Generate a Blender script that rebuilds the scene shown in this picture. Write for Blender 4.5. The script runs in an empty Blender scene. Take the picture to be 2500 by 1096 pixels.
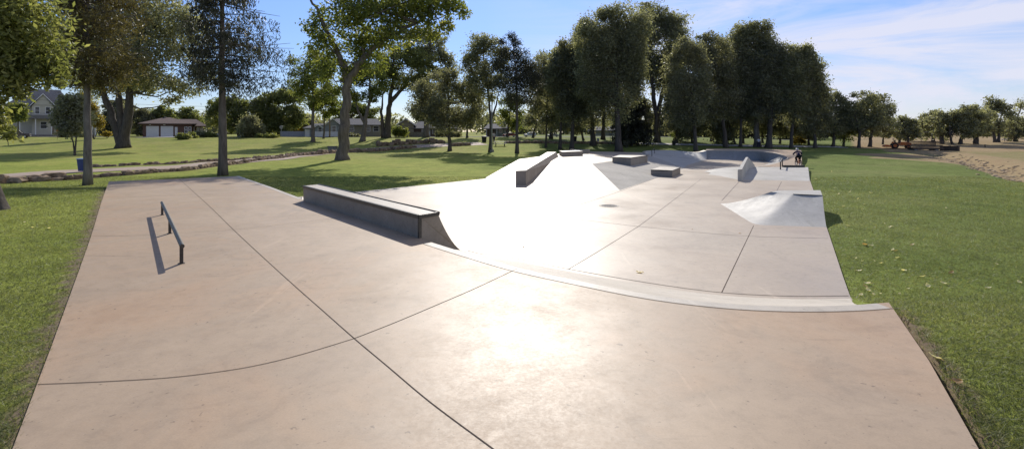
import bpy, math, random
import numpy as np
from mathutils import Vector, Matrix, noise as mnoise

F = 1250.0      # focal length in photo pixels (90 degree wide view)
HZ = 320.0      # horizon row
E = 3.10        # eye height above the lower skate floor
ZD = 0.65       # upper deck height
R = math.radians
sc = bpy.context.scene
col = sc.collection
random.seed(3)

# ------------------------------------------------------------------ tags and linking
def tag(o, label=None, cat=None, group=None, kind=None):
    if label: o['label'] = label
    if cat: o['category'] = cat
    if group: o['group'] = group
    if kind: o['kind'] = kind
    return o

def empty(name, loc=(0, 0, 0), rz=0.0):
    o = bpy.data.objects.new(name, None)
    o.empty_display_size = 0.2
    o.location = loc
    o.rotation_euler = (0, 0, rz)
    col.objects.link(o)
    return o

def link(name, me, mats, parent=None, smooth=False):
    for m in (mats if isinstance(mats, (list, tuple)) else [mats]):
        me.materials.append(m)
    if smooth:
        me.polygons.foreach_set('use_smooth', [True] * len(me.polygons))
    o = bpy.data.objects.new(name, me)
    col.objects.link(o)
    if parent is not None:
        o.parent = parent
    return o

def copy_tree(o, parent=None):
    c = o.copy()
    col.objects.link(c)
    if parent is not None:
        c.parent = parent
    for ch in list(o.children):
        copy_tree(ch, c)
    return c

class MB:
    """collects shapes into one mesh"""
    def __init__(s):
        s.v = []; s.f = []; s.m = []
    def add(s, verts, faces, mi=0):
        n = len(s.v)
        s.v += [tuple(p) for p in verts]
        s.f += [tuple(i + n for i in f) for f in faces]
        s.m += [mi] * len(faces)
        return s
    def box(s, x0, x1, y0, y1, z0, z1, mi=0, M=None):
        v = [(x, y, z) for z in (z0, z1) for y in (y0, y1) for x in (x0, x1)]
        if M is not None: v = [M @ Vector(p) for p in v]
        return s.add(v, [(0, 2, 3, 1), (4, 5, 7, 6), (0, 1, 5, 4), (2, 6, 7, 3), (0, 4, 6, 2), (1, 3, 7, 5)], mi)
    def prism(s, poly, y0, y1, mi=0, M=None):
        """profile in x,z extruded along y"""
        n = len(poly)
        v = [(p[0], y0, p[1]) for p in poly] + [(p[0], y1, p[1]) for p in poly]
        if M is not None: v = [M @ Vector(p) for p in v]
        f = [tuple(range(n)), tuple(range(2 * n - 1, n - 1, -1))]
        f += [(i, i + n, (i + 1) % n + n, (i + 1) % n) for i in range(n)]
        return s.add(v, f, mi)
    def slab(s, poly, z0, z1, mi=0):
        n = len(poly)
        v = [(p[0], p[1], z1) for p in poly] + [(p[0], p[1], z0) for p in poly]
        f = [tuple(range(n)), tuple(range(2 * n - 1, n - 1, -1))]
        f += [(i, i + n, (i + 1) % n + n, (i + 1) % n) for i in range(n)]
        return s.add(v, f, mi)
    def tube(s, pts, rad, seg=8, mi=0, cap=True):
        pts = [Vector(p) for p in pts]
        if not isinstance(rad, (list, tuple)): rad = [rad] * len(pts)
        v = []
        for i, p in enumerate(pts):
            t = (pts[min(i + 1, len(pts) - 1)] - pts[max(i - 1, 0)])
            if t.length < 1e-9: t = Vector((0, 0, 1))
            t.normalize()
            a = Vector((0, 1, 0)) if abs(t.y) < 0.9 else Vector((1, 0, 0))
            u = t.cross(a).normalized(); w = t.cross(u)
            for k in range(seg):
                an = 2 * math.pi * k / seg
                v.append(p + (u * math.cos(an) + w * math.sin(an)) * rad[i])
        f = []
        for i in range(len(pts) - 1):
            for k in range(seg):
                a = i * seg + k; b = i * seg + (k + 1) % seg
                f.append((a, b, b + seg, a + seg))
        if cap:
            f.append(tuple(range(seg - 1, -1, -1)))
            f.append(tuple(range((len(pts) - 1) * seg, len(pts) * seg)))
        return s.add(v, f, mi)
    def loft(s, rows, mi=0, close=False):
        n = len(rows[0]); v = [p for r in rows for p in r]; f = []
        for i in range(len(rows) - 1):
            for k in range(n - (0 if close else 1)):
                a = i * n + k; b = i * n + (k + 1) % n
                f.append((a, b, b + n, a + n))
        return s.add(v, f, mi)
    def ribbon(s, pts, width, z, mi=0):
        L = []; Rr = []
        for i, p in enumerate(pts):
            a = Vector(pts[max(i - 1, 0)][:2]); b = Vector(pts[min(i + 1, len(pts) - 1)][:2])
            t = (b - a).normalized(); n = Vector((-t.y, t.x)) * width * 0.5
            zz = z(p[0], p[1]) if callable(z) else z
            L.append((p[0] + n.x, p[1] + n.y, zz)); Rr.append((p[0] - n.x, p[1] - n.y, zz))
        return s.loft([Rr, L], mi)
    def mesh(s, name):
        me = bpy.data.meshes.new(name)
        me.from_pydata(s.v, [], s.f)
        me.polygons.foreach_set('material_index', s.m)
        me.update()
        return me
    def build(s, name, mats, parent=None, smooth=False, fix=True, bevel=0.0):
        me = s.mesh(name)
        if fix:
            import bmesh
            bm = bmesh.new(); bm.from_mesh(me)
            bmesh.ops.recalc_face_normals(bm, faces=bm.faces)
            bm.to_mesh(me); bm.free()
        o = link(name, me, mats, parent, smooth)
        if bevel:
            b = o.modifiers.new('bevel', 'BEVEL'); b.width = bevel; b.segments = 2; b.limit_method = 'ANGLE'
        return o

# ------------------------------------------------------------------ photo rows/columns to places on the ground
def P(px, py, z=0.0):
    d = F * (E - z) / (py - HZ)
    return Vector(((px - F) / F * d, d, z))
def PD(px, py, d):
    return Vector(((px - F) / F * d, d, E - (py - HZ) / F * d))
def smooth(pts, n=8):
    out = []
    for i in range(len(pts) - 1):
        p0 = pts[max(i - 1, 0)]; p1 = pts[i]; p2 = pts[i + 1]; p3 = pts[min(i + 2, len(pts) - 1)]
        for k in range(n):
            t = k / n
            out.append(tuple(0.5 * ((2 * b) + (-a + c) * t + (2 * a - 5 * b + 4 * c - d) * t * t + (-a + 3 * b - 3 * c + d) * t ** 3)
                             for a, b, c, d in zip(p0, p1, p2, p3)))
    out.append(tuple(pts[-1]))
    return out
def resample(pts, n):
    pts = [Vector(p) for p in pts]
    L = [0.0]
    for a, b in zip(pts, pts[1:]): L.append(L[-1] + (b - a).length)
    out = []; j = 0
    for k in range(n):
        t = L[-1] * k / (n - 1)
        while j < len(L) - 2 and L[j + 1] < t: j += 1
        out.append(pts[j].lerp(pts[j + 1], (t - L[j]) / max(L[j + 1] - L[j], 1e-9)))
    return out
def sst(x, a, b):
    t = np.clip((x - a) / (b - a), 0, 1)
    return t * t * (3 - 2 * t)

# deck outline (upper level)
left_edge = [P(30, 1096, ZD), P(95, 925, ZD), P(150, 778, ZD), P(222, 577, ZD), P(248, 492, ZD), P(266, 443, ZD)]
right_edge = [P(2170, 738, ZD), P(2268, 880, ZD), P(2390, 1096, ZD)]
rim_px = [(737, 487), (900, 541), (1055, 592), (1160, 624), (1270, 655), (1400, 683), (1580, 718), (1750, 739), (1900, 747), (2050, 746), (2170, 738)]
toe_px = [(737, 478), (930, 548), (1142, 612), (1200, 621), (1290, 637), (1400, 659), (1580, 690), (1750, 713), (1900, 722), (1990, 723), (2072, 722)]
rim = smooth([tuple(P(x, y, ZD)) for x, y in rim_px], 6)
toe = smooth([tuple(P(x, y, 0)) for x, y in toe_px], 6)

_xl = sorted([(p.y, p.x) for p in left_edge])
_xr = sorted([(p.y, p.x) for p in right_edge] + [(P(x, y, 0).y, P(x, y, 0).x) for x, y in ((2076, 723), (2060, 680), (2015, 545), (1978, 442), (1973, 410), (1955, 385))])
_xr = sorted(_xr + [(7.42, 4.98)])
XLy = np.array([a for a, b in _xl]); XLx = np.array([b for a, b in _xl])
XRy = np.array([a for a, b in _xr]); XRx = np.array([b for a, b in _xr])
CRK = [P(2265, 372, -.0), P(2330, 381), P(2400, 396), P(2460, 412), P(2520, 432)]
CRY = np.array([p.y for p in CRK][::-1]); CRX = np.array([p.x for p in CRK][::-1])

def G(x, y):
    x = np.asarray(x, float); y = np.asarray(y, float)
    top = 1.76 - 0.8 * sst(x, 35, 70)
    z = top * sst(y, 75, 115) - 0.05
    xl = np.interp(y, XLy, XLx); xr = np.interp(y, XRy, XRx)
    wl = 1 - sst(x, xl + 0.2, xl + 1.8)
    z = z + 0.685 * (1 - sst(y, 20, 30)) * wl
    wr = sst(x, xr - 0.12, xr + 0.1)
    z = z + 0.685 * (1 - sst(y, 6.4, 10.3)) * wr
    under = (1 - sst(y, 5.5, 7.0)) * (1 - wl) * (1 - wr)
    z = z - 0.1 * under
    out = np.clip(np.maximum(xl - x, x - xr) / 4.0, 0, 1)
    z = z + out * (0.05 * np.sin(x * 0.31 + 1.3) * np.sin(y * 0.27) + 0.03 * np.sin(x * 0.9 + y * 0.7))
    # small mound beside the far bank and the creek bed on the right
    z = z + 0.5 * np.exp(-(((x - 37) / 4.5) ** 2 + ((y - 57) / 9) ** 2))
    cx = np.interp(y, CRY, CRX)
    side = x - cx
    m = ((y > 30) & (y < 84)).astype(float)
    z = z - m * 0.55 * np.exp(-((side - 0.0) / 2.2) ** 2)
    return z
def g(x, y): return float(G(x, y))
def gp(px, py, dmin=4.0, dmax=500.0):
    """where the sight line through a photo pixel meets the terrain"""
    d = np.exp(np.linspace(math.log(dmin), math.log(dmax), 6000))
    z = E - (py - HZ) / F * d; x = (px - F) / F * d
    h = G(x, d)
    i = np.argmax(z <= h)
    if z[i] > h[i]: i = len(d) - 1
    return Vector((x[i], d[i], h[i]))

# ------------------------------------------------------------------ materials
class NT:
    def __init__(s, name):
        s.m = bpy.data.materials.new(name); s.m.use_nodes = True
        s.t = s.m.node_tree; s.t.nodes.clear()
        s.out = s.t.nodes.new('ShaderNodeOutputMaterial')
        s.geo = s.t.nodes.new('ShaderNodeNewGeometry')
        s.tc = s.t.nodes.new('ShaderNodeTexCoord')
    def n(s, typ, **kw):
        nd = s.t.nodes.new(typ)
        for k, v in kw.items(): setattr(nd, k, v)
        return nd
    def l(s, a, b): s.t.links.new(a, b)
    def noise(s, scale, detail=4, rough=.6, dist=0.0, vec=None, stretch=None):
        nd = s.n('ShaderNodeTexNoise'); nd.inputs['Scale'].default_value = scale
        nd.inputs['Detail'].default_value = detail; nd.inputs['Roughness'].default_value = rough
        nd.inputs['Distortion'].default_value = dist
        v = vec if vec is not None else s.tc.outputs['Object']
        if stretch:
            mp = s.n('ShaderNodeMapping'); mp.inputs['Scale'].default_value = stretch
            s.l(v, mp.inputs['Vector']); v = mp.outputs['Vector']
        s.l(v, nd.inputs['Vector'])
        return nd.outputs['Fac']
    def ramp(s, fac, stops):
        r = s.n('ShaderNodeValToRGB'); e = r.color_ramp.elements
        while len(e) < len(stops): e.new(0.5)
        for q, (p, c) in zip(e, stops):
            q.position = p; q.color = (c[0], c[1], c[2], 1) if isinstance(c, (tuple, list)) else (c, c, c, 1)
        s.l(fac, r.inputs['Fac'])
        return r.outputs['Color']
    def mul(s, a, b, fac=1.0):
        m = s.n('ShaderNodeMix'); m.data_type = 'RGBA'; m.blend_type = 'MULTIPLY'
        m.inputs[0].default_value = fac
        s.l(a, m.inputs[6]); s.l(b, m.inputs[7]); return m.outputs[2]
    def mix(s, fac, a, b):
        m = s.n('ShaderNodeMix'); m.data_type = 'RGBA'
        s.l(fac, m.inputs[0])
        for src, i in ((a, 6), (b, 7)):
            if isinstance(src, (tuple, list)): m.inputs[i].default_value = (*src, 1)
            else: s.l(src, m.inputs[i])
        return m.outputs[2]
    def bump(s, h, strength=.2, dist=.02):
        b = s.n('ShaderNodeBump'); b.inputs['Strength'].default_value = strength; b.inputs['Distance'].default_value = dist
        s.l(h, b.inputs['Height']); return b.outputs['Normal']
    def pbr(s, color, rough=.6, spec=.5, normal=None, metal=0.0):
        p = s.n('ShaderNodeBsdfPrincipled')
        if isinstance(color, (tuple, list)): p.inputs['Base Color'].default_value = (*color, 1)
        else: s.l(color, p.inputs['Base Color'])
        if isinstance(rough, (int, float)): p.inputs['Roughness'].default_value = rough
        else: s.l(rough, p.inputs['Roughness'])
        p.inputs['Specular IOR Level'].default_value = spec
        p.inputs['Metallic'].default_value = metal
        if normal is not None: s.l(normal, p.inputs['Normal'])
        return p
    def done(s, sh):
        s.l(sh.outputs[0], s.out.inputs['Surface']); return s.m

def simple(name, c, rough=.6, spec=.4, var=.15, scale=3.0, metal=0.0, bump=0.0, bscale=30):
    t = NT(name)
    f = t.noise(scale, 5)
    cc = t.ramp(f, [(.3, tuple(x * (1 - var) for x in c)), (.7, tuple(min(1, x * (1 + var)) for x in c))])
    nr = t.bump(t.noise(bscale, 4), bump, .02) if bump else None
    return t.done(t.pbr(cc, rough, spec, nr, metal))

def concrete(name, stops, r0=.36, r1=.6, spec=.3, big=.22, stain=.8, streak=None):
    t = NT(name)
    a = t.noise(big, 7, .62, .6)
    c = t.ramp(a, stops)
    c = t.mul(c, t.ramp(t.noise(1.3, 8, .68, 1.2), [(.28, .80), (.45, .97), (.62, 1.0), (.8, 1.07)]))
    c = t.mul(c, t.ramp(t.noise(7.0, 6, .7), [(.25, .86), (.5, 1.0), (.75, 1.06)]))
    c = t.mul(c, t.ramp(t.noise(60, 3, .6), [(.25, .90), (.75, 1.07)]))
    c = t.mul(c, t.ramp(t.noise(11.0, 3, .5, .4), [(.26, stain * .7), (.32, 1.0)]))
    c = t.mul(c, t.ramp(t.noise(2.2, 5, .75, 2.5, stretch=(1, .35, 1)), [(.64, 1.0), (.76, .87)]))
    c = t.mul(c, t.ramp(t.noise(2.6, 4, .6, .3, stretch=(1.0, .07, 1)), [(.64, 1.0), (.68, 1.13), (.72, 1.0)]))
    c = t.mul(c, t.ramp(t.noise(3.1, 4, .6, .5, stretch=(.06, 1.0, 1)), [(.65, 1.0), (.69, .84), (.73, 1.0)]))
    c = t.mul(c, t.ramp(t.noise(26, 2, .5), [(.24, .55), (.29, 1.0)]))
    rg = t.mul(t.ramp(t.noise(.35, 3, .5, .3), [(.3, r0), (.72, r1)]), t.ramp(t.noise(24.0, 8, .8, .4), [(.3, .88), (.7, 1.12)]))
    rg = t.mul(rg, t.ramp(t.noise(2.4, 6, .65, .6), [(.34, .94), (.66, 1.06)]))
    return t.done(t.pbr(c, rg, spec))

def leafmat(name, dark, mid, light, trans=.35, spec=.35, rough=.5):
    t = NT(name)
    at = t.n('ShaderNodeAttribute'); at.attribute_name = 'tint'
    c = t.ramp(at.outputs['Fac'], [(.0, dark), (.5, mid), (1.0, light)])
    p = t.pbr(c, rough, spec)
    tr = t.n('ShaderNodeBsdfTranslucent')
    m = t.n('ShaderNodeMix'); m.data_type = 'RGBA'; m.blend_type = 'MULTIPLY'; m.inputs[0].default_value = 1
    t.l(c, m.inputs[6]); m.inputs[7].default_value = (1.35, 1.3, .7, 1)
    t.l(m.outputs[2], tr.inputs['Color'])
    mx = t.n('ShaderNodeMixShader'); mx.inputs[0].default_value = trans
    t.l(p.outputs[0], mx.inputs[1]); t.l(tr.outputs[0], mx.inputs[2])
    return t.done(mx)

def barkmat(name, c):
    t = NT(name)
    f = t.noise(5, 6, .7, .5, stretch=(1, 1, .18))
    cc = t.ramp(f, [(.3, tuple(x * .45 for x in c)), (.55, c), (.8, tuple(x * 1.5 for x in c))])
    return t.done(t.pbr(cc, .9, .15, t.bump(f, .9, .08)))

M = {}
M['deck'] = concrete('pink_concrete', [(.27, (.355, .225, .128)), (.40, (.42, .292, .182)), (.5, (.385, .285, .188)), (.6, (.43, .32, .212)), (.76, (.325, .258, .178))], .50, .62, .36)
M['floor'] = concrete('pale_concrete', [(.3, (.41, .32, .228)), (.5, (.46, .372, .275)), (.75, (.41, .34, .255))], .38, .56, .34)
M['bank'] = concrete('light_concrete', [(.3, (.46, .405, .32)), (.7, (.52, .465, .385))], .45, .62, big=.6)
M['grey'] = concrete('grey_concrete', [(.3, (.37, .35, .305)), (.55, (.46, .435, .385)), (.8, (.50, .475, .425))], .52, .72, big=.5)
M['flank'] = concrete('shaded_flank_concrete', [(.3, (.35, .325, .28)), (.7, (.42, .39, .34))], .75, .9, spec=.12, big=.5)  # funbox side shading put into a duller, darker concrete
M['bowl'] = concrete('shaded_bowl_concrete', [(.3, (.24, .235, .225)), (.7, (.32, .315, .30))], .55, .75, spec=.2, big=.5)  # shade of the bowl wall painted in as darker concrete
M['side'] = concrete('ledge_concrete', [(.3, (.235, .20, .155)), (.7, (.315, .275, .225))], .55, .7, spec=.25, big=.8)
M['joint'] = simple('dark_joint', (.11, .088, .07), .95, .05)  # dark tone of the saw-cut joint lines
M['crack'] = simple('faint_joint', (.22, .18, .16), .9, .1)
M['steel'] = simple('dark_steel', (.07, .066, .058), .42, .5, .3, 12, .55)
M['post'] = simple('brown_steel', (.055, .045, .036), .6, .4, .3, 9)
M['iron'] = simple('cast_iron', (.16, .14, .125), .6, .4, .3, 14)
M['path'] = concrete('path_concrete', [(.3, (.34, .262, .195)), (.7, (.42, .335, .26))], .7, .9, spec=.15, big=.5)
M['road'] = simple('asphalt', (.12, .115, .11), .9, .2, .2)
M['drive'] = simple('driveway_concrete', (.48, .46, .43), .85, .2, .1)
M['rock'] = simple('sandstone', (.235, .175, .12), .95, .1, .6, 2.2, 0, .8, 6)
M['rockg'] = simple('grey_rock', (.36, .275, .18), .95, .1, .4, 1.2, 0, .8, 6)
M['bark'] = barkmat('grey_bark', (.16, .135, .11))
M['barkd'] = barkmat('dark_bark', (.10, .085, .072))
M['barkl'] = barkmat('pale_bark', (.18, .16, .14))
M['leaf'] = leafmat('green_leaf', (.08, .10, .040), (.18, .205, .080), (.36, .36, .16), .6)
M['leafb'] = leafmat('bright_leaf', (.07, .09, .028), (.165, .20, .058), (.34, .33, .11), .6)
M['leafd'] = leafmat('hazed_dark_leaf', (.11, .112, .085), (.20, .205, .15), (.36, .36, .26), .6)  # greyed and lifted so the leaf colour carries veiling glare
M['leafg'] = leafmat('hazed_silver_leaf', (.115, .12, .088), (.22, .23, .16), (.42, .42, .30), .6)  # backlit haze mixed into this leaf colour as well
M['leafy'] = leafmat('yellow_leaf', (.12, .10, .025), (.26, .20, .045), (.46, .34, .06), .5)
M['needle'] = leafmat('dark_needle', (.022, .024, .019), (.05, .054, .042), (.11, .115, .085), .35)
M['needleb'] = leafmat('brown_needle', (.045, .040, .020), (.115, .100, .046), (.23, .20, .09), .45)
M['blade'] = leafmat('grass_blade', (.08, .10, .040), (.18, .205, .078), (.42, .39, .20), .5, .25)
M['fallen'] = leafmat('dry_leaf', (.78, .70, .46), (.78, .70, .46), (.8, .7, .46), .45)
M['fallenb'] = leafmat('brown_leaf', (.42, .27, .13), (.4, .25, .12), (.4, .25, .12), .45)
M['brick'] = simple('red_brick', (.15, .092, .07), .9, .15, .3, 5)
M['white'] = simple('white_paint', (.70, .70, .68), .6, .3, .05)
M['palefence'] = simple('weathered_white', (.38, .38, .37), .8, .2, .1)
M['cream'] = simple('cream_siding', (.46, .44, .37), .8, .2, .06, 1)
M['greysid'] = simple('grey_siding', (.27, .29, .30), .8, .2, .06, 1)
M['tansid'] = simple('tan_siding', (.30, .27, .20), .8, .2, .08, 1)
M['brownsid'] = simple('brown_siding', (.16, .12, .09), .85, .2, .1, 1)
M['roof'] = simple('grey_shingles', (.17, .165, .165), .95, .1, .25, 4)
M['roofb'] = simple('brown_shingles', (.15, .115, .10), .95, .1, .25, 4)
M['glass'] = simple('window_glass', (.03, .035, .04), .08, .6, .1)
M['blue'] = simple('blue_plastic', (.018, .045, .16), .45, .4, .1)
M['bluelid'] = simple('pale_blue_lid', (.30, .40, .60), .45, .4, .1)
M['black'] = simple('black_plastic', (.02, .02, .02), .6, .3, .1)
M['rubber'] = simple('rubber', (.025, .025, .025), .8, .2, .1)
M['chrome'] = simple('bare_metal', (.45, .45, .46), .35, .5, .05, 3, .9)
M['red'] = simple('red_car_paint', (.30, .03, .03), .3, .5, .05)
M['carw'] = simple('white_car_paint', (.68, .69, .70), .3, .5, .03)
M['cars'] = simple('silver_car_paint', (.36, .38, .40), .3, .5, .03)
M['card'] = simple('maroon_car_paint', (.05, .035, .04), .22, .6, .05)
M['lamp'] = simple('headlight', (.75, .75, .72), .15, .6, .02)
M['orange'] = simple('orange_paint', (.60, .16, .03), .5, .4, .1)
M['wood'] = simple('weathered_wood', (.10, .075, .06), .9, .1, .3, 6)
M['polewood'] = simple('pole_wood', (.23, .17, .12), .9, .1, .3, 6)
M['grayp'] = simple('grey_metal', (.27, .27, .27), .5, .4, .05)
M['stone'] = simple('stone_block', (.22, .20, .175), .95, .1, .3, 4)
M['skin'] = simple('skin', (.50, .32, .24), .6, .3, .05)
M['navy'] = simple('navy_fabric', (.018, .022, .055), .9, .1, .2)
M['whitecloth'] = simple('white_fabric', (.66, .67, .72), .9, .1, .06)
M['blackcloth'] = simple('black_fabric', (.015, .015, .017), .9, .1, .2)
M['helmet'] = simple('grey_helmet', (.40, .40, .42), .4, .4, .1)

def ground_mat():
    t = NT('turf')
    pos = t.tc.outputs['Object']
    zone = t.n('ShaderNodeAttribute'); zone.attribute_name = 'dry'
    worn = t.n('ShaderNodeAttribute'); worn.attribute_name = 'worn'
    big = t.noise(.12, 5, .6, .4)
    gcol = t.ramp(big, [(.3, (.135, .180, .042)), (.5, (.180, .222, .056)), (.72, (.235, .25, .082))])
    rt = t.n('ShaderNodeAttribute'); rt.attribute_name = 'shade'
    gcol = t.mul(gcol, t.ramp(rt.outputs['Fac'], [(0, (1.35, 1.24, 1.0)), (1, (.86, .86, .92))]))  # sunnier left lawn and dimmer right painted into the turf colour
    gcol = t.mul(gcol, t.ramp(t.noise(.9, 6, .7, .5), [(.28, .66), (.5, 1.0), (.75, 1.28)]))
    gcol = t.mul(gcol, t.ramp(t.noise(9, 5, .75), [(.25, .55), (.5, 1.0), (.78, 1.4)]))
    gcol = t.mul(gcol, t.ramp(t.noise(45, 3, .7), [(.25, .6), (.75, 1.35)]))
    dry = t.ramp(t.noise(.16, 6, .65, .8), [(.3, (.29, .205, .112)), (.55, (.335, .25, .14)), (.75, (.26, .235, .11))])
    dry = t.mul(dry, t.ramp(t.noise(1.6, 6, .7), [(.3, .78), (.7, 1.18)]))
    zn = t.n('ShaderNodeMath', operation='ADD'); zn.use_clamp = True
    nz = t.n('ShaderNodeMath', operation='MULTIPLY_ADD'); nz.inputs[1].default_value = .5; nz.inputs[2].default_value = -.25
    t.l(t.noise(.5, 6, .7), nz.inputs[0]); t.l(zone.outputs['Fac'], zn.inputs[0]); t.l(nz.outputs[0], zn.inputs[1])
    zr = t.ramp(zn.outputs[0], [(.3, 0.0), (.7, 1.0)])
    c = t.mix(zr, gcol, dry)
    wn = t.n('ShaderNodeMath', operation='ADD'); wn.use_clamp = True
    t.l(worn.outputs['Fac'], wn.inputs[0]); t.l(nz.outputs[0], wn.inputs[1])
    c = t.mix(t.ramp(wn.outputs[0], [(.35, 0.0), (.75, 1.0)]), c, (.20, .155, .105))
    h = t.noise(28, 6, .8)
    p = t.pbr(c, .95, .05, t.bump(h, .5, .04))
    return t.done(p)
M['turf'] = ground_mat()

# ------------------------------------------------------------------ terrain sheet
def terrain():
    ys = np.concatenate([np.linspace(-16, 2.5, 20), np.linspace(2.8, 34, 125), np.linspace(34.5, 84, 100), np.linspace(85, 130, 46),
                         130 + np.cumsum(np.geomspace(1.5, 60, 34))])
    mid = np.linspace(-26, 26, 210); wid = 26.5 + np.cumsum(np.concatenate([np.full(70, .6), np.geomspace(.8, 60, 40)]))
    xs = np.concatenate([-wid[::-1], mid, wid])
    X, Y = np.meshgrid(xs, ys)
    Z = G(X, Y)
    n, m = len(ys), len(xs)
    v = np.stack([X, Y, Z], -1).reshape(-1, 3)
    idx = np.arange(n * m).reshape(n, m)
    f = np.stack([idx[:-1, :-1], idx[:-1, 1:], idx[1:, 1:], idx[1:, :-1]], -1).reshape(-1, 4)
    me = bpy.data.meshes.new('lawn')
    me.vertices.add(len(v)); me.vertices.foreach_set('co', v.ravel())
    me.loops.add(f.size); me.loops.foreach_set('vertex_index', f.ravel().astype(np.int32))
    me.polygons.add(len(f)); me.polygons.foreach_set('loop_start', np.arange(0, f.size, 4, dtype=np.int32))
    me.polygons.foreach_set('use_smooth', np.ones(len(f), bool))
    me.update()
    xx, yy = v[:, 0], v[:, 1]
    # dry prairie: beyond a line on the right
    bl = [P(2110, 394), P(2180, 391), P(2280, 390), P(2350, 401), P(2420, 417), P(2500, 437), P(2600, 462)]
    by = np.interp(xx, [p.x for p in bl][::-1] if bl[0].x > bl[-1].x else [p.x for p in bl], [p.y for p in bl][::-1] if bl[0].x > bl[-1].x else [p.y for p in bl])
    # express by the ray ratio of the two boundary ends: inside when farther than the border line
    dry = np.zeros(len(xx))
    bx = np.array([p.x for p in bl]); byy = np.array([p.y for p in bl])
    order = np.argsort(byy)
    lim = np.interp(yy, byy[order], bx[order])            # border x for each depth
    dry = sst(xx - lim, -1.0, 1.4) * (yy > 22)
    dry = dry * (1 - sst(yy, 56, 60) * (1 - sst(xx - .645 * yy, 0, 4)))
    far = sst(yy, 57, 62) * sst(xx - .645 * yy, 0, 4)
    dry = np.maximum(dry, far)
    green_strip = sst(yy, 71, 73) * (1 - sst(yy, 84, 88)) * (1 - sst(xx, 58, 64))
    dry = dry * (1 - green_strip)
    dry = np.maximum(dry, .36 * sst(yy, 38, 62) * (1 - sst(xx, -8, 12)))  # far left lawn yellowed to look sunlit, not drier grass
    dry = np.maximum(dry, .30 * sst(yy, 70, 95) * (xx < 55))
    cx = np.interp(yy, CRY, CRX)
    fair = sst(xx - cx, 3, 6) * (1 - sst(yy, 76, 84))
    dry = dry * (1 - .45 * fair)
    worn = np.zeros(len(xx))
    for a in (me.attributes.new('dry', 'FLOAT', 'POINT'),): a.data.foreach_set('value', dry.astype(np.float32))
    a = me.attributes.new('shade', 'FLOAT', 'POINT'); a.data.foreach_set('value', sst(xx, -2, 14).astype(np.float32))  # mask for the painted sunny-to-dim tone across the lawn
    # bare soil along the walls
    for wpts, ww in WALL_SOIL:
        q = np.array([(p[0], p[1]) for p in wpts])
        for a, b in zip(q, q[1:]):
            ab = b - a; t = np.clip(((xx - a[0]) * ab[0] + (yy - a[1]) * ab[1]) / max(ab @ ab, 1e-6), 0, 1)
            dd = np.hypot(xx - a[0] - t * ab[0], yy - a[1] - t * ab[1])
            worn = np.maximum(worn, .8 * (1 - sst(dd, .2, ww)))
    a = me.attributes.new('worn', 'FLOAT', 'POINT'); a.data.foreach_set('value', worn.astype(np.float32))
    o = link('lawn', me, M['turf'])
    tag(o, 'green lawn turning to dry prairie grass on the right', None, None, 'structure')

def ground_line(px):
    return [gp(x, y) for x, y in px]
wall_front = ground_line([(-60, 447), (40, 446), (100, 442), (170, 439), (240, 433), (340, 425), (420, 419), (480, 413), (545, 404), (620, 394), (690, 386), (760, 379), (830, 374), (900, 371), (960, 366), (1010, 361)])
wall_back = ground_line([(230, 408), (300, 405), (380, 402), (460, 398), (540, 393), (620, 387), (700, 380), (770, 373), (830, 369), (880, 366)])
wall_hill = ground_line([(925, 357.5), (980, 354), (1030, 351), (1079, 350)])
path_mid = ground_line([(-120, 436), (60, 426), (200, 418), (340, 411.5), (480, 404), (560, 398), (640, 390), (760, 377), (860, 369.5), (960, 362), (1080, 355), (1180, 351)])
WALL_SOIL = [(left_edge, .26), (right_edge, .35), (wall_front, 1.0), (wall_back, 1.5), (wall_hill, 1.0)]
terrain()

# path and street
def strip(name, pts, width, mat, label, lift=.03, n=60):
    q = resample(smooth([tuple(p) for p in pts], 5), n)
    mb = MB(); rows = [[], [], [], [], []]
    for i, p in enumerate(q):
        a = q[max(i - 1, 0)]; b = q[min(i + 1, n - 1)]
        t = (b - a); t.z = 0; t.normalize(); nn = Vector((-t.y, t.x, 0))
        w = width(i / (n - 1)) if callable(width) else width
        for k, s in enumerate((-.5, -.25, 0, .25, .5)):
            r = p + nn * w * s
            rows[k].append((r.x, r.y, g(r.x, r.y) + lift))
    mb.loft(rows)
    o = mb.build(name, mat, smooth=True, fix=True)
    return tag(o, label, None, None, 'structure')
strip('path', path_mid, lambda t: 4.3 + 1.6 * t, M['path'], 'tan concrete park path between low stone walls')
strip('street', [Vector((-190, 119, 0)), Vector((-90, 118.5, 0)), Vector((0, 118.5, 0)), Vector((70, 120, 0))], 7, M['road'], 'asphalt street in front of the houses', .04, 90)
strip('park_drive', [gp(1560, 351), gp(1700, 354), gp(1850, 357), gp(1960, 358), gp(2060, 360)], 3, M['drive'], 'pale paved drive under the dark trees', .05, 40)

# ------------------------------------------------------------------ skate park
def jl(mb, px, z, w=.018, n=7, mi=1, lift=.004):
    q = smooth([tuple(P(x, y, z)) for x, y in px], n)
    mb.ribbon(q, w, z + lift, mi)

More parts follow.
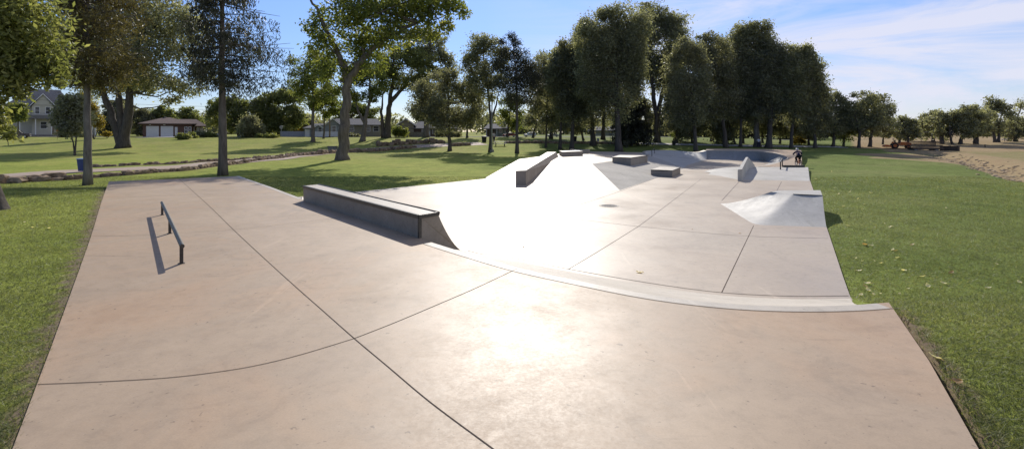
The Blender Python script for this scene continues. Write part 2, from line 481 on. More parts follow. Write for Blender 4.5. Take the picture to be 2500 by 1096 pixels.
# upper deck
mb = MB()
outline = [Vector((-3.3, -9, ZD)), Vector((3.4, -9, ZD)), Vector((3.35, 2.5, ZD))]
outline += [p for p in reversed(right_edge)][:-1]
outline += [Vector(p) for p in reversed(rim)]
outline += [P(582, 430, ZD), P(437, 436.5, ZD)]
outline += [Vector(p) for p in reversed(smooth([tuple(p) for p in left_edge], 4))]
outline += [Vector((-3.3, 2.2, ZD))]
mb.slab([(p.x, p.y) for p in outline], -.35, ZD)
jl(mb, [(437, 437), (505, 498), (570, 561), (640, 626), (715, 694), (790, 760), (865, 826), (945, 893), (1050, 981), (1205, 1096), (1330, 1190), (1800, 1540)], ZD, .011)
jl(mb, [(92, 938), (260, 931), (420, 921), (550, 905), (640, 889), (740, 864), (865, 826)], ZD, .011)
jl(mb, [(865, 826), (960, 789), (1060, 747), (1160, 704), (1262, 656)], ZD, .011)
jl(mb, [(224, 577), (330, 575), (430, 570), (570, 561), (700, 547), (830, 531)], ZD, .010)
jl(mb, [(262, 482), (360, 480), (478, 475)], ZD, .016, 6, 2)
inner = []
for i, p in enumerate(rim):
    a = Vector(rim[max(i - 1, 0)]); b = Vector(rim[min(i + 1, len(rim) - 1)])
    t = (b - a).normalized(); inner.append((p[0] + t.y * .11, p[1] - t.x * .11, ZD))
i0 = next(i for i, p in enumerate(rim) if p[0] > -1.9)
mb.ribbon(inner[i0:-2], .21, ZD + .003, 3)
inner2 = [(p[0] + (q[0] - p[0]) * 2.05, p[1] + (q[1] - p[1]) * 2.05, ZD) for p, q in zip(rim, inner)]
mb.ribbon(inner2[i0:], .014, ZD + .006, 1)
be = [P(582, 430, ZD), P(660, 457, ZD), P(737, 486, ZD)]
mb.ribbon([(p.x - .03, p.y - .05, ZD) for p in be], .16, ZD + .003, 3)
o = mb.build('upper_deck', [M['deck'], M['joint'], M['crack'], M['bank']], fix=True)
tag(o, 'raised pinkish concrete skate deck with saw-cut joints in the foreground', None, None, 'structure')

# lower floor
mb = MB()
flo = [P(560, 505), P(735, 480), P(880, 467.5), P(1185, 436.5), P(1290, 402), P(1400, 386), P(1560, 383), P(1700, 383), P(1955, 383), P(1955, 408),
       P(1973, 410), P(1978, 442), P(2015, 545), P(2060, 680), P(2076, 724), P(2092, 745), P(1700, 760), P(1100, 640)]
mb.slab([(p.x, p.y) for p in flo], -.3, 0)
jl(mb, [(1388, 657), (1470, 608), (1560, 552)], 0, .014)
jl(mb, [(1560, 552), (1640, 492), (1712, 437)], 0, .018, 7, 2)
jl(mb, [(1762, 714), (1800, 634), (1840, 551)], 0, .016)
jl(mb, [(1130, 500), (1340, 527), (1560, 553), (1800, 575), (2022, 582)], 0, .02, 7, 2)
jl(mb, [(1320, 530), (1500, 472), (1620, 428)], 0, .02, 7, 2)
jl(mb, [(1762, 490), (1806, 442)], 0, .03, 5, 2)
jl(mb, [(1896, 467), (1908, 444)], 0, .03, 5, 2)
mb.ribbon([(p[0], p[1], 0) for p in toe[12:]], .018, .004, 1)
o = mb.build('skate_floor', [M['floor'], M['joint'], M['crack']])
tag(o, 'pale lower concrete floor of the skatepark with joints', None, None, 'structure')

# bank that falls from the deck rim to the floor
mb = MB()
N = 70
a = resample([p for p in rim if p[0] < 4.92], N); b = resample(toe, N)
rows = []
for s in np.linspace(0, 1, 7):
    zz = ZD * (1 - s) ** 1.0
    if 0 < s < 1: zz = ZD * (1 - s) - .05 * math.sin(math.pi * s)
    if s == 0: zz = ZD - .004
    rows.append([(p.x + (q.x - p.x) * s, p.y + (q.y - p.y) * s, max(zz, .002) if s < 1 else -.05) for p, q in zip(a, b)])
mb.loft(rows)
tag(mb.build('entry_bank', M['bank'], smooth=True), 'curving pale concrete bank falling from the deck edge to the lower floor', 'skate bank')

# big ledge on the deck edge
root = empty('skate_ledge', P(1022, 581, ZD))
B1 = P(1022, 581, ZD); B0 = P(742, 490.5, ZD)
axis = (B0 - B1).normalized(); wv = Vector((.37, .44, 0))
B0 = B1 + axis * 8.15
rv = Vector((.62, 1.08, 0)); H = .52
off = -root.location
def q(p, z): return Vector((p.x, p.y, z)) + off
mb = MB()
n1 = [B1 - axis * 0, B1 + wv]; prof = []
for s in np.linspace(0, 1, 12):
    prof.append((s, (ZD + H) * (1 - s) ** 1.75))
def section(Bp):
    r = [q(Bp, ZD - .35), q(Bp, ZD + H), q(Bp + wv, ZD + H)]
    r += [q(Bp + wv + rv * s, z - .02) for s, z in prof[1:]]
    r += [q(Bp + wv + rv, -.2)]
    return r
s0 = section(B1); s1 = section(B0)
mb.loft([s0, s1])
mb.add(s0, [tuple(range(len(s0)))]); mb.add(s1, [tuple(range(len(s1) - 1, -1, -1))])
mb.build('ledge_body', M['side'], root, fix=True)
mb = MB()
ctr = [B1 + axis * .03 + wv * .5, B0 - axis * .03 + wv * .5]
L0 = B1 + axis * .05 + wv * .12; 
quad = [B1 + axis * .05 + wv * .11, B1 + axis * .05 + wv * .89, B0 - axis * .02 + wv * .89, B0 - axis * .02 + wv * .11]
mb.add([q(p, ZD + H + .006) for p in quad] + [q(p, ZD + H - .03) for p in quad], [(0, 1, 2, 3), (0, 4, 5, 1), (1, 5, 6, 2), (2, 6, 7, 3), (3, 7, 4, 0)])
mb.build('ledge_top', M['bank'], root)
def bar(p0, p1, z0, z1, th):
    d = (p1 - p0).normalized(); nn = Vector((-d.y, d.x, 0)) * th * .5
    m2 = MB()
    v = [q(p0 + nn, z0), q(p0 - nn, z0), q(p1 - nn, z0), q(p1 + nn, z0), q(p0 + nn, z1), q(p0 - nn, z1), q(p1 - nn, z1), q(p1 + nn, z1)]
    m2.add(v, [(0, 3, 2, 1), (4, 5, 6, 7), (0, 1, 5, 4), (1, 2, 6, 5), (2, 3, 7, 6), (3, 0, 4, 7)])
    return m2
zt = ZD + H
bar(B1 + wv * .02 - axis * .012, B0 + wv * .02, zt - .075, zt + .012, .075).build('edge_angle', M['steel'], root, bevel=.006)
bar(B1 - wv * .02 - axis * .014, B1 + wv * 1.05 - axis * .014, zt - .076, zt + .013, .06).build('end_angle', M['steel'], root, bevel=.006)
bar(B1 - axis * .02 + wv * -.03, B1 - axis * .02 + wv * .10, ZD + .001, zt - .077, .05).build('corner_angle', M['steel'], root)
m2 = MB(); m2.tube([q(B1 + wv * 1.0 - axis * .05, zt - .012), q(B0 + wv * 1.0, zt - .012)], .038, 10)
m2.build('coping_pipe', M['steel'], root, smooth=True)
tag(root, 'long dark steel-edged concrete ledge on the deck rim with a curved back', 'skate ledge')

# flat rail on the deck
def grind_rail(name, bases, zbase, hgt, rad, pw, over, label):
    A, B = bases[0], bases[-1]
    root = empty(name, A)
    d = (B - A).normalized(); nn = Vector((-d.y, d.x, 0)).normalized()
    m2 = MB()
    m2.tube([A + Vector((0, 0, hgt)) - d * over - A, B + Vector((0, 0, hgt)) + d * over - A], rad, 14)
    m2.build('round_bar', M['steel'], root, smooth=False)
    for b in bases:
        Mx = Matrix.Translation(b - A) @ Matrix.Rotation(math.atan2(d.y, d.x), 4, 'Z')
        m3 = MB(); m3.box(-pw / 2, pw / 2, -pw / 2, pw / 2, -.02, hgt - rad * .6, 0, Mx)
        m3.box(-pw * .9, pw * .9, -pw * .9, pw * .9, .001, .007, 0, Mx)
        m3.build('post', M['post'], root)
    tag(root, label, 'grind rail')
grind_rail('grind_rail', [P(443, 643, ZD), P(414.5, 570, ZD), P(396, 525, ZD)], ZD, .345, .04, .058, .16, 'low dark round grind rail on three posts on the pinkish deck')

# manhole
root = empty('manhole_cover', P(1487, 502.5, 0))
m2 = MB()
ring = [(math.cos(a) * .42, math.sin(a) * .42) for a in np.linspace(0, 2 * math.pi, 28, endpoint=False)]
m2.slab(ring, .0, .006)
m2.build('frame_ring', M['side'], root)
m2 = MB()
m2.slab([(x * .82, y * .82) for x, y in ring], .004, .011)
for i in range(-4, 5):
    w = math.sqrt(max(0, .1 - (i * .07) ** 2))
    m2.box(-w, w, i * .07 - .012, i * .07 + .012, .0115, .016)
m2.build('cover_plate', M['iron'], root)
tag(root, 'round cast iron manhole cover set in the pale floor', 'manhole cover')

# hip ramp on the right
root = empty('hip_ramp', P(1930, 552, 0))
off = -root.location
HT = .74
bl = [P(1838, 550), P(1900, 552), P(1960, 554), P(2018, 556)]
tl = [P(1936, 474.5, HT), P(1960, 475, HT), P(1985, 476, HT), P(2008, 477.5, HT)]
lb = [P(1755, 497), P(1782, 514), P(1810, 532), P(1838, 550)]
lt = [P(1882, 468.5, HT), P(1898, 470, HT), P(1916, 472, HT), P(1936, 474.5, HT)]
def ramp_rows(base, top, ex=1.42, n=12):
    base = resample(base, 14); top = resample(top, 14); rows = []
    for s in np.linspace(0, 1, n):
        rows.append([p.lerp(t, s).xy.to_3d() + Vector((0, 0, (-.03 if s == 0 else t.z * s ** ex))) + off for p, t in zip(base, top)])
    return rows
cb = resample(smooth([tuple(p) for p in lb], 4), 16)[:-1] + resample(bl, 16); ct = resample(lt, 16)[:-1] + resample(tl, 16)
cb2 = list(cb)
for _ in range(3): cb2 = [cb2[0]] + [(cb2[i - 1] + cb2[i] * 2 + cb2[i + 1]) / 4 for i in range(1, len(cb2) - 1)] + [cb2[-1]]
rr_ = []
for s_ in np.linspace(0, 1, 16):
    rr_.append([(p.lerp(t, s_).xy.to_3d() + Vector((0, 0, -.02 if s_ == 0 else t.z * s_ ** 1.42)) + off) for p, t in zip(cb2, ct)])
m2 = MB(); m2.loft(rr_); m2.build('ramp_face', M['grey'], root, smooth=True, fix=False)
m2 = MB()
tp = [P(1882, 468.5, HT), P(1898, 470, HT), P(1916, 472, HT), P(1936, 474.5, HT), P(2008, 477.5, HT), P(2003, 464.5, HT), P(1900, 465.5, HT)]
n = len(tp)
v = [p + off for p in tp] + [Vector((p.x, p.y, -.2)) + off for p in tp]
m2.add(v, [tuple(range(n))] + [(i, i + n, (i + 1) % n + n, (i + 1) % n) for i in range(4, n)])
edge = resample(bl[-1:] + tl[-1:], 2)
side = [p + off for p in [Vector((tl[-1].x, tl[-1].y, -.2))]]
sr = ramp_rows(bl, tl)
pts = [r[-1] for r in sr]; low = [Vector((p.x, p.y, -.25 + off.z)) for p in pts]
m2.loft([pts, low])
m2.build('ramp_body', M['grey'], root)
m2 = MB(); m2.tube([p + off + Vector((0, 0, .002)) for p in (tp[3], tp[4])], .016, 6); m2.build('coping', M['iron'], root)
tag(root, 'grey curved concrete hip ramp beside the right lawn', 'skate ramp')

# funbox in the middle
root = empty('funbox', P(1400, 440, 0)); off = -root.location
ZF = .60
m2 = MB()
topf = [P(1267, 389, ZF), P(1310, 391.5, ZF), P(1380, 395.5, ZF), P(1445, 400, ZF)]
basef = [P(1185, 434), P(1290, 446), P(1400, 457), P(1515, 466)]
def lin_rows(base, top, n=6):
    base = resample(base, 12); top = resample(top, 12)
    return [[p.lerp(t, s) + off + (Vector((0, 0, -.01)) if s == 0 else Vector()) for p, t in zip(base, top)] for s in np.linspace(0, 1, n)]
m2.loft(lin_rows(basef, topf)); m2.build('front_slope', M['floor'], root, fix=False)
topr = [P(1445, 400, ZF), P(1515, 391, ZF), P(1590, 381.5, ZF)]
baser = [P(1515, 466), P(1620, 430), P(1674, 411)]
m2 = MB(); m2.loft(lin_rows(baser, topr)); m2.build('flank_slope', M['flank'], root, fix=False)
m2 = MB()
pl = [P(1267, 389, ZF), P(1445, 400, ZF), P(1515, 391, ZF), P(1590, 381.5, ZF), P(1576, 372.5, ZF), P(1440, 370, ZF), P(1375, 374, ZF), P(1335, 380, ZF)]
n = len(pl)
v = [p + off for p in pl] + [Vector((p.x, p.y, -.2)) + off for p in pl]
m2.add(v, [tuple(range(n))] + [(i, i + n, (i + 1) % n + n, (i + 1) % n) for i in range(3, n)])
ls = [P(1185, 434), P(1267, 389, ZF)]
m2.add([ls[0] + off, ls[1] + off, Vector((ls[1].x, ls[1].y, -.2)) + off], [(0, 1, 2)])
m2.build('platform', M['floor'], root)
tag(root, 'broad white concrete funbox with sloping sides in the middle', 'funbox')

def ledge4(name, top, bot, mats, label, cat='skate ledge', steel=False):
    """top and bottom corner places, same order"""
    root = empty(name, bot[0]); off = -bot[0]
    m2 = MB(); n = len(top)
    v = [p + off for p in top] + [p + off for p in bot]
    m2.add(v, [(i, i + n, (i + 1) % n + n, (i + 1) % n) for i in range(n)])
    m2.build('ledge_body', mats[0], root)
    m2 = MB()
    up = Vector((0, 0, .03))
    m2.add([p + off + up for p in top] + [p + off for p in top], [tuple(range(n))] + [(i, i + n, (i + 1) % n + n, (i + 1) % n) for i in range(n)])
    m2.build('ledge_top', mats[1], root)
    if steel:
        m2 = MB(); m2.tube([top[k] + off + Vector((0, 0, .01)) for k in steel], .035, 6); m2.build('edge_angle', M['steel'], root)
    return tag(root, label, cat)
# ledge rising up the funbox
def lower(ps, z): return [Vector((p.x, p.y, z)) for p in ps]
t0 = [PD(1259, 418.5, 29.2), PD(1284, 417.5, 29.2), PD(1358, 372, 49.5), PD(1336, 372, 49.5)]
b0 = lower(t0, .0); b0[2] = Vector((b0[2].x + .42, b0[2].y + .2, .3)); b0[3] = Vector((b0[3].x + .42, b0[3].y + .2, .3))
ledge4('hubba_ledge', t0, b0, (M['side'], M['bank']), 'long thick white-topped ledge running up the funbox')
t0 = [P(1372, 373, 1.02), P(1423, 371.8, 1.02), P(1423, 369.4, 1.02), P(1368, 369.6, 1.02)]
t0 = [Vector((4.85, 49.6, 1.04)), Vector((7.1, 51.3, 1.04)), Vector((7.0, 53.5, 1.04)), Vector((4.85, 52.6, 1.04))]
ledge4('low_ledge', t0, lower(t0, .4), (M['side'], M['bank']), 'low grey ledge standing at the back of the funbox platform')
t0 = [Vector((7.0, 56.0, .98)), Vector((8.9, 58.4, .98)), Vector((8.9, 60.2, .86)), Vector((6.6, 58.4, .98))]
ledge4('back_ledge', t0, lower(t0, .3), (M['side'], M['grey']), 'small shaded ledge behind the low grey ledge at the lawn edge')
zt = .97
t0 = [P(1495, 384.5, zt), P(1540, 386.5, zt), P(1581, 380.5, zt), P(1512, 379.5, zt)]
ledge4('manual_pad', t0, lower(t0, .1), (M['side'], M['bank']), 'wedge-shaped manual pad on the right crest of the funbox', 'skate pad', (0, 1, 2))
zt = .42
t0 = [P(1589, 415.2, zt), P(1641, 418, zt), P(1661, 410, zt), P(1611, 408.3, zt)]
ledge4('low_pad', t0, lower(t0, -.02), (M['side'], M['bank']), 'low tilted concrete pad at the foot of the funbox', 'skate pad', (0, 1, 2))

# roller with wedge wall, coping and rail
root = empty('roller_bank', P(1850, 440, 0)); off = -root.location
m2 = MB()
px = [(1728, 426.5), (1760, 431), (1800, 440.5), (1850, 441.5), (1910, 442.5), (1977, 444)]
cx = [(1735, 422), (1757, 412.5), (1790, 408.3), (1845, 407.8), (1905, 408), (1973, 408.5)]
HB = .22
base = resample([P(x, y) for x, y in px], 26)
crest = []
for i, (x, y) in enumerate(cx):
    crest.append(P(x, y, [.03, .13, .2, HB, HB, HB][i]))
crest = resample(smooth([tuple(p) for p in crest], 4), 26)
rows = []
for s in np.linspace(0, 1, 9):
    e = math.sin(s * math.pi / 2) ** 1.3
    rows.append([Vector((p.x + (t.x - p.x) * s, p.y + (t.y - p.y) * s, -.02 if s == 0 else t.z * e)) + off for p, t in zip(base, crest)])
back = [Vector((t.x, t.y + 1.6, .0)) + off for t in crest]
rows.append([Vector((t.x, t.y + .8, t.z * .6)) + off for t in crest]); rows.append([p + Vector((0, 0, -.02)) for p in back])
m2.loft(rows)
m2.build('bank_face', M['grey'], root, smooth=True, fix=True)
m2 = MB()
sidep = [r[-1] for r in rows]
m2.loft([sidep, [Vector((p.x, p.y, -.3)) + Vector((0, 0, off.z)) for p in sidep]])
m2.build('bank_side', M['grey'], root)
m2 = MB()
a0 = P(1911, 408.5, HB); a1 = P(1971, 409.5, HB)
m2.box(a0.x + off.x, a1.x + off.x, a0.y + off.y - .12, a0.y + off.y + .1, .12, HB + .16)
m2.build('coping_beam', M['steel'], root)
tag(root, 'smooth grey roller bank across the floor with a dark coping beam', 'skate bank')
t0 = [PD(1801, 414.5, 31.6), PD(1811.5, 413.5, 31.8), PD(1826.5, 384, 38.2), PD(1821, 384, 38.2)]
root = empty('wedge_wall', Vector((t0[0].x, t0[0].y, 0))); off = -root.location
b0 = [Vector((p.x, p.y, -.02)) for p in t0]
tail = [PD(1843, 404, 41.0), PD(1838, 404, 41.0)]
m2 = MB()
v = [t0[0], t0[1], t0[2], t0[3], tail[0], tail[1]]
v = [p + off for p in v] + [Vector((p.x, p.y, -.02)) + off for p in v]
m2.add(v, [(0, 1, 2, 3), (3, 2, 4, 5), (0, 6, 7, 1), (1, 7, 8, 2), (2, 8, 10, 4), (4, 10, 11, 5), (5, 11, 9, 3), (3, 9, 6, 0)])
m2.build('wall_body', M['grey'], root)
tag(root, 'thin pointed concrete wedge wall standing on the roller bank', 'skate wall')
grind_rail('grind_rail', [P(1905.5, 415.5, .16), P(1910, 405, .2)], 0, .6, .05, .08, .1, 'short end-on dark rail beside the coping beam of the roller bank')
grind_rail('grind_rail', [P(1591.5, 381, ZF), P(1598, 374.5, ZF)], 0, .55, .04, .06, .05, 'short metal rail in front of the far wavy bank')

# far bowl
root = empty('skate_bowl', P(1800, 395, 0)); off = -root.location
ZB = .95
rimb = smooth([tuple(p) for p in (P(1724, 367.6, ZB), P(1780, 368.2, ZB), P(1840, 369.6, .95), P(1885, 373.5, .90), P(1912, 380, .72), P(1923, 386, .50), P(1915, 392, .32), P(1890, 400, .14), P(1852, 407, .02))], 7)
baseb = smooth([tuple(p) for p in (P(1725, 390.5), P(1780, 391.5), P(1830, 392.3), P(1858, 392.5), P(1872, 394), P(1876, 397), P(1872, 400), P(1862, 404), P(1845, 408))], 7)
ra = resample(rimb, 60); ba = resample(baseb, 60)
rows = []
for s in np.linspace(0, 1, 11):
    zz = 1 - math.sqrt(max(0, 1 - s * s)) * 1.0 if s < 1 else 1
    zz = .75 * zz + .25 * s ** 2
    rows.append([Vector((p.x + (t.x - p.x) * s, p.y + (t.y - p.y) * s, (-.02 if s == 0 else t.z * zz))) + off for p, t in zip(ba, ra)])
m2 = MB(); m2.loft(rows)
m2.m = [1 if (i % 59) > 34 else 0 for i in range(len(m2.f))]  # lighter material on the right end paints its sunlit look
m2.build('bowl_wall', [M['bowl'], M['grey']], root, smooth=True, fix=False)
# flat deck and brown run-up behind and beside the bowl
m2 = MB()
outer = [P(1724, 363.0, ZB), P(1780, 363.4, ZB), P(1840, 364, ZB), P(1900, 365, ZB), P(1956, 366.5, ZB), P(1957, 376, .70), P(1957.5, 388, .42), P(1958, 398, .2), P(1959, 409, .004)]
oa = resample([tuple(p) for p in outer], 60)
ra2 = [p + Vector((0, 0, .003)) for p in ra]
rowsd = [[p + off for p in ra2], [p.lerp(t, .5) + off for p, t in zip(ra2, oa)], [p + off for p in oa], [Vector((p.x, p.y, -.3)) + off for p in oa]]
m2.loft(rowsd); m2.build('bowl_deck', M['deck'], root, fix=True)
m2 = MB(); m2.tube([p + off + Vector((0, 0, .01)) for p in ra[:44]], .04, 6); m2.build('coping', M['bank'], root, smooth=True)
tag(root, 'curved concrete bowl wall at the far end of the skatepark', 'skate bowl')
root = empty('wavy_bank', P(1650, 395, 0)); off = -root.location
rimw = smooth([tuple(p) for p in (P(1590, 381.2, .60), P(1576, 375, .66), P(1582, 369, .78), P(1640, 367.5, .82), P(1690, 371.5, .74), P(1712, 371.5, .78), P(1725, 367.8, .95))], 6)
basew = smooth([tuple(p) for p in (P(1673, 411.5), P(1676, 408.5), P(1682, 405), P(1692, 401), P(1704, 397), P(1714, 393.5), P(1725.5, 390.3))], 6)
ra = resample(rimw, 40); ba = resample(basew, 40)
rows = []
for s in np.linspace(0, 1, 11):
    zz = .5 * s + .5 * s ** 2
    rows.append([Vector((p.x + (t.x - p.x) * s, p.y + (t.y - p.y) * s, (-.02 if s == 0 else t.z * zz))) + off for p, t in zip(ba, ra)])
m2 = MB(); m2.loft(rows); m2.build('bank_face', M['grey'], root, smooth=True, fix=False)
bk = [Vector((p.x, p.y + 4.0, -.1)) + off for p in ra]
m2 = MB(); m2.loft([[p + off for p in ra], [Vector((p.x, p.y + 1.0, p.z)) + off for p in ra], bk]); m2.build('bank_back', M['floor'], root, smooth=True)
tag(root, 'wavy shaded concrete bank between the funbox and the bowl', 'skate bank')

# ------------------------------------------------------------------ leaf clouds, trees
def leaf_object(name, C, S, T, mat, parent, rng, aspect=.5, droop=0.0, flat=0.0):
    """many small kite-shaped leaves; C centres (local), S sizes, T tints"""
    n = len(C)
    u = rng.normal(size=(n, 3)); u[:, 2] = u[:, 2] * (1 - droop) - droop * 1.6
    u /= np.linalg.norm(u, axis=1)[:, None]
    w = rng.normal(size=(n, 3)); w[:, 2] += flat * 2
    vv = np.cross(u, w); vv /= (np.linalg.norm(vv, axis=1)[:, None] + 1e-9)
    s = S[:, None]
    V = np.stack([C + u * s, C + vv * s * aspect - u * s * .1, C - u * s, C - vv * s * aspect - u * s * .1], 1).reshape(-1, 3)
    me = bpy.data.meshes.new(name)
    me.vertices.add(4 * n); me.vertices.foreach_set('co', V.ravel().astype(np.float32))
    me.loops.add(4 * n); me.loops.foreach_set('vertex_index', np.arange(4 * n, dtype=np.int32))
    me.polygons.add(n); me.polygons.foreach_set('loop_start', np.arange(0, 4 * n, 4, dtype=np.int32))
    me.update()
    a = me.attributes.new('tint', 'FLOAT', 'POINT'); a.data.foreach_set('value', np.repeat(np.clip(T, 0, 1), 4).astype(np.float32))
    return link(name, me, mat, parent)

def blob_leaves(blobs, leaf, cov, rng, d, shell=2.0, clump=.24):
    """blobs: (centre, rx, ry, rz) in metres; returns centres and tints"""
    Cs = []; Ts = []
    for c, rx, ry, rz in blobs:
        area = math.pi * rx * rz
        N = int(cov * area / (.42 * leaf * leaf)) + 6
        nc = max(5, int(N / 26))
        dirs = rng.normal(size=(nc, 3)); dirs /= np.linalg.norm(dirs, axis=1)[:, None]
        rr = rng.random(nc) ** (1 / (1.2 + shell)) * rng.uniform(.75, 1.08, nc)
        cc = dirs * rr[:, None] * np.array([rx, ry, rz])
        ct = rng.random(nc)
        k = rng.integers(0, nc, N)
        sz = clump * min(rx, rz) * rng.uniform(.6, 1.3, nc) + leaf * .5
        pts = cc[k] + rng.normal(size=(N, 3)) * sz[k][:, None] * np.array([1, 1, .75])
        Cs.append(pts + np.array(c)); bt = rng.random(); Ts.append(.28 * bt + .36 * ct[k] + .40 * rng.random(N) - .02)
    return np.concatenate(Cs), np.concatenate(Ts)

def wob(pts, amt, rng, n=5):
    q = resample(pts, n * (len(pts) - 1) + 1)
    return [p + Vector(rng.normal(size=3) * amt) * (0 if i in (0,) else 1) for i, p in enumerate(q)]

def tree(name, label, base, tw, blobs, mat='leaf', bark='bark', leaf=None, cov=2.6, seed=1, trunk=None, limbs=None, d=None,
         cat='tree', group=None, autolimb=True, asp=.5, droop=0.0, clump=.24, shell=2.0, base_z=None, mid=None, flare=1.45, twigs=0):
    rng = np.random.default_rng(seed)
    b = gp(*base) if d is None else Vector(((base[0] - F) / F * d, d, g((base[0] - F) / F * d, d)))
    d = b.y
    m = d / F
    root = empty(name, b); off = -b
    def L(px, py, dy=0.0): return PD(px, py, d + dy) + off if dy == 0 else (Vector(((px - F) / F * d, d + dy, E - (py - HZ) / F * d)) + off)
    B = []
    for x, y, rx, ry in blobs:
        dy = rng.uniform(-.6, .6) * rx * m
        B.append((L(x, y, dy), rx * m, rx * m * .85, ry * m))
    if leaf is None: leaf = max(.07, 2.2 * m * 1.25)
    mb = MB()
    r0 = tw * m * .5
    if trunk is None:
        cx = sum(q[0] for q in blobs) / len(blobs); cy = sum(q[1] for q in blobs) / len(blobs)
        ty = min(q[1] for q in blobs)
        trunk = [[base, (base[0] * .75 + cx * .25, base[1] * .6 + cy * .4), (base[0] * .35 + cx * .65, cy), (cx, cy * .4 + ty * .6)]]
    ends = []
    for ti, tp in enumerate(trunk):
        pts = [L(x, y) for x, y in tp]
        if ti == 0: pts[0] = Vector((0, 0, -.25))
        n = 6
        qs = wob(pts, r0 * .10, rng, n)
        scale = 1.0 if ti == 0 else (limbs or {}).get(ti, .6)
        k = len(qs) - 1
        rad = [r0 * scale * (1 - .78 * (i / k) ** .9) for i in range(k + 1)]
        if ti == 0 or abs(tp[0][1] - base[1]) < 2:
            rad[0] *= flare; rad[1] *= 1 + (flare - 1) * .3
        mb.tube(qs, rad, 12 if tw > 12 else 8)
        ends.append(qs)
    if autolimb:
        main = ends[0]
        for c, rx, ry, rz in B:
            j = rng.integers(int(len(main) * .45), len(main) - 1)
            p0 = min(main[int(len(main) * .4):], key=lambda p: abs(p.z - (c.z - rz * .9)) + .35 * (p - c).length)
            mid_p = p0.lerp(c, .5) + Vector((0, 0, -.12 * (c - p0).length))
            qs = wob([p0, mid_p, c + Vector((0, 0, rz * .3))], r0 * .12, rng, 4)
            rr = max(.16 * r0, r0 * .36 * min(1, rx * 1.2 / (r0 * 8)))
            mb.tube(qs, [rr * (1 - .85 * i / (len(qs) - 1)) for i in range(len(qs))], 6)
            for _ in range(2):
                e = c + Vector(rng.normal(size=3)) * rx * .55
                mb.tube(wob([c.lerp(p0, .25), e], r0 * .05, rng, 3), [rr * .4, rr * .3, rr * .2, .01], 5)
    for _ in range(twigs):
        c, rx, ry, rz = B[rng.integers(0, len(B))]
        e = c + Vector((rng.normal() * rx * .7, rng.normal() * rx * .5, rz * rng.uniform(.9, 1.45)))
        mb.tube(wob([c, e], r0 * .06, rng, 4), [r0 * .09, r0 * .07, r0 * .05, r0 * .04, r0 * .02], 4)
    mb.build('trunk', M[bark], root, smooth=True, fix=False)
    C, T = blob_leaves([((c.x, c.y, c.z), rx, ry, rz) for c, rx, ry, rz in B], leaf, cov, rng, d, shell, clump)
    S = leaf * rng.uniform(.6, 1.25, len(C))
    leaf_object('crown', C, S, T, M[mat], root, rng, asp, droop)
    return tag(root, label, cat, group)

def auto(x0, x1, y0, y1, n=9, seed=0, top=1.0):
    rng = np.random.default_rng(seed + 1000)
    cx, cy = (x0 + x1) / 2, (y0 + y1) / 2; hw, hh = (x1 - x0) / 2, (y1 - y0) / 2
    out = []
    q_ = min(1.45, (17 / n) ** .5)
    n = int(n * 1.7)
    for k in range(n):
        a = 2 * math.pi * (k + rng.uniform(-.4, .4)) / n; r = rng.uniform(.42, .86)
        ca, sa = math.cos(a), math.sin(a)
        e = (abs(ca) ** 2.8 + abs(sa) ** 2.8) ** (-1 / 2.8)
        f = rng.uniform(.7, 1.25)
        out.append((cx + ca * e * r * hw, cy + sa * e * r * hh, .27 * f * q_ * hw, .20 * f * q_ * hh))
    for k in range(max(3, n // 3)):
        out.append((cx + rng.uniform(-.45, .45) * hw, cy + rng.uniform(-.5, .5) * hh, .36 * hw, .26 * hh))
    out.append((cx + rng.uniform(-.3, .3) * hw, y0 + .16 * hh, .26 * hw, .17 * hh))
    return out

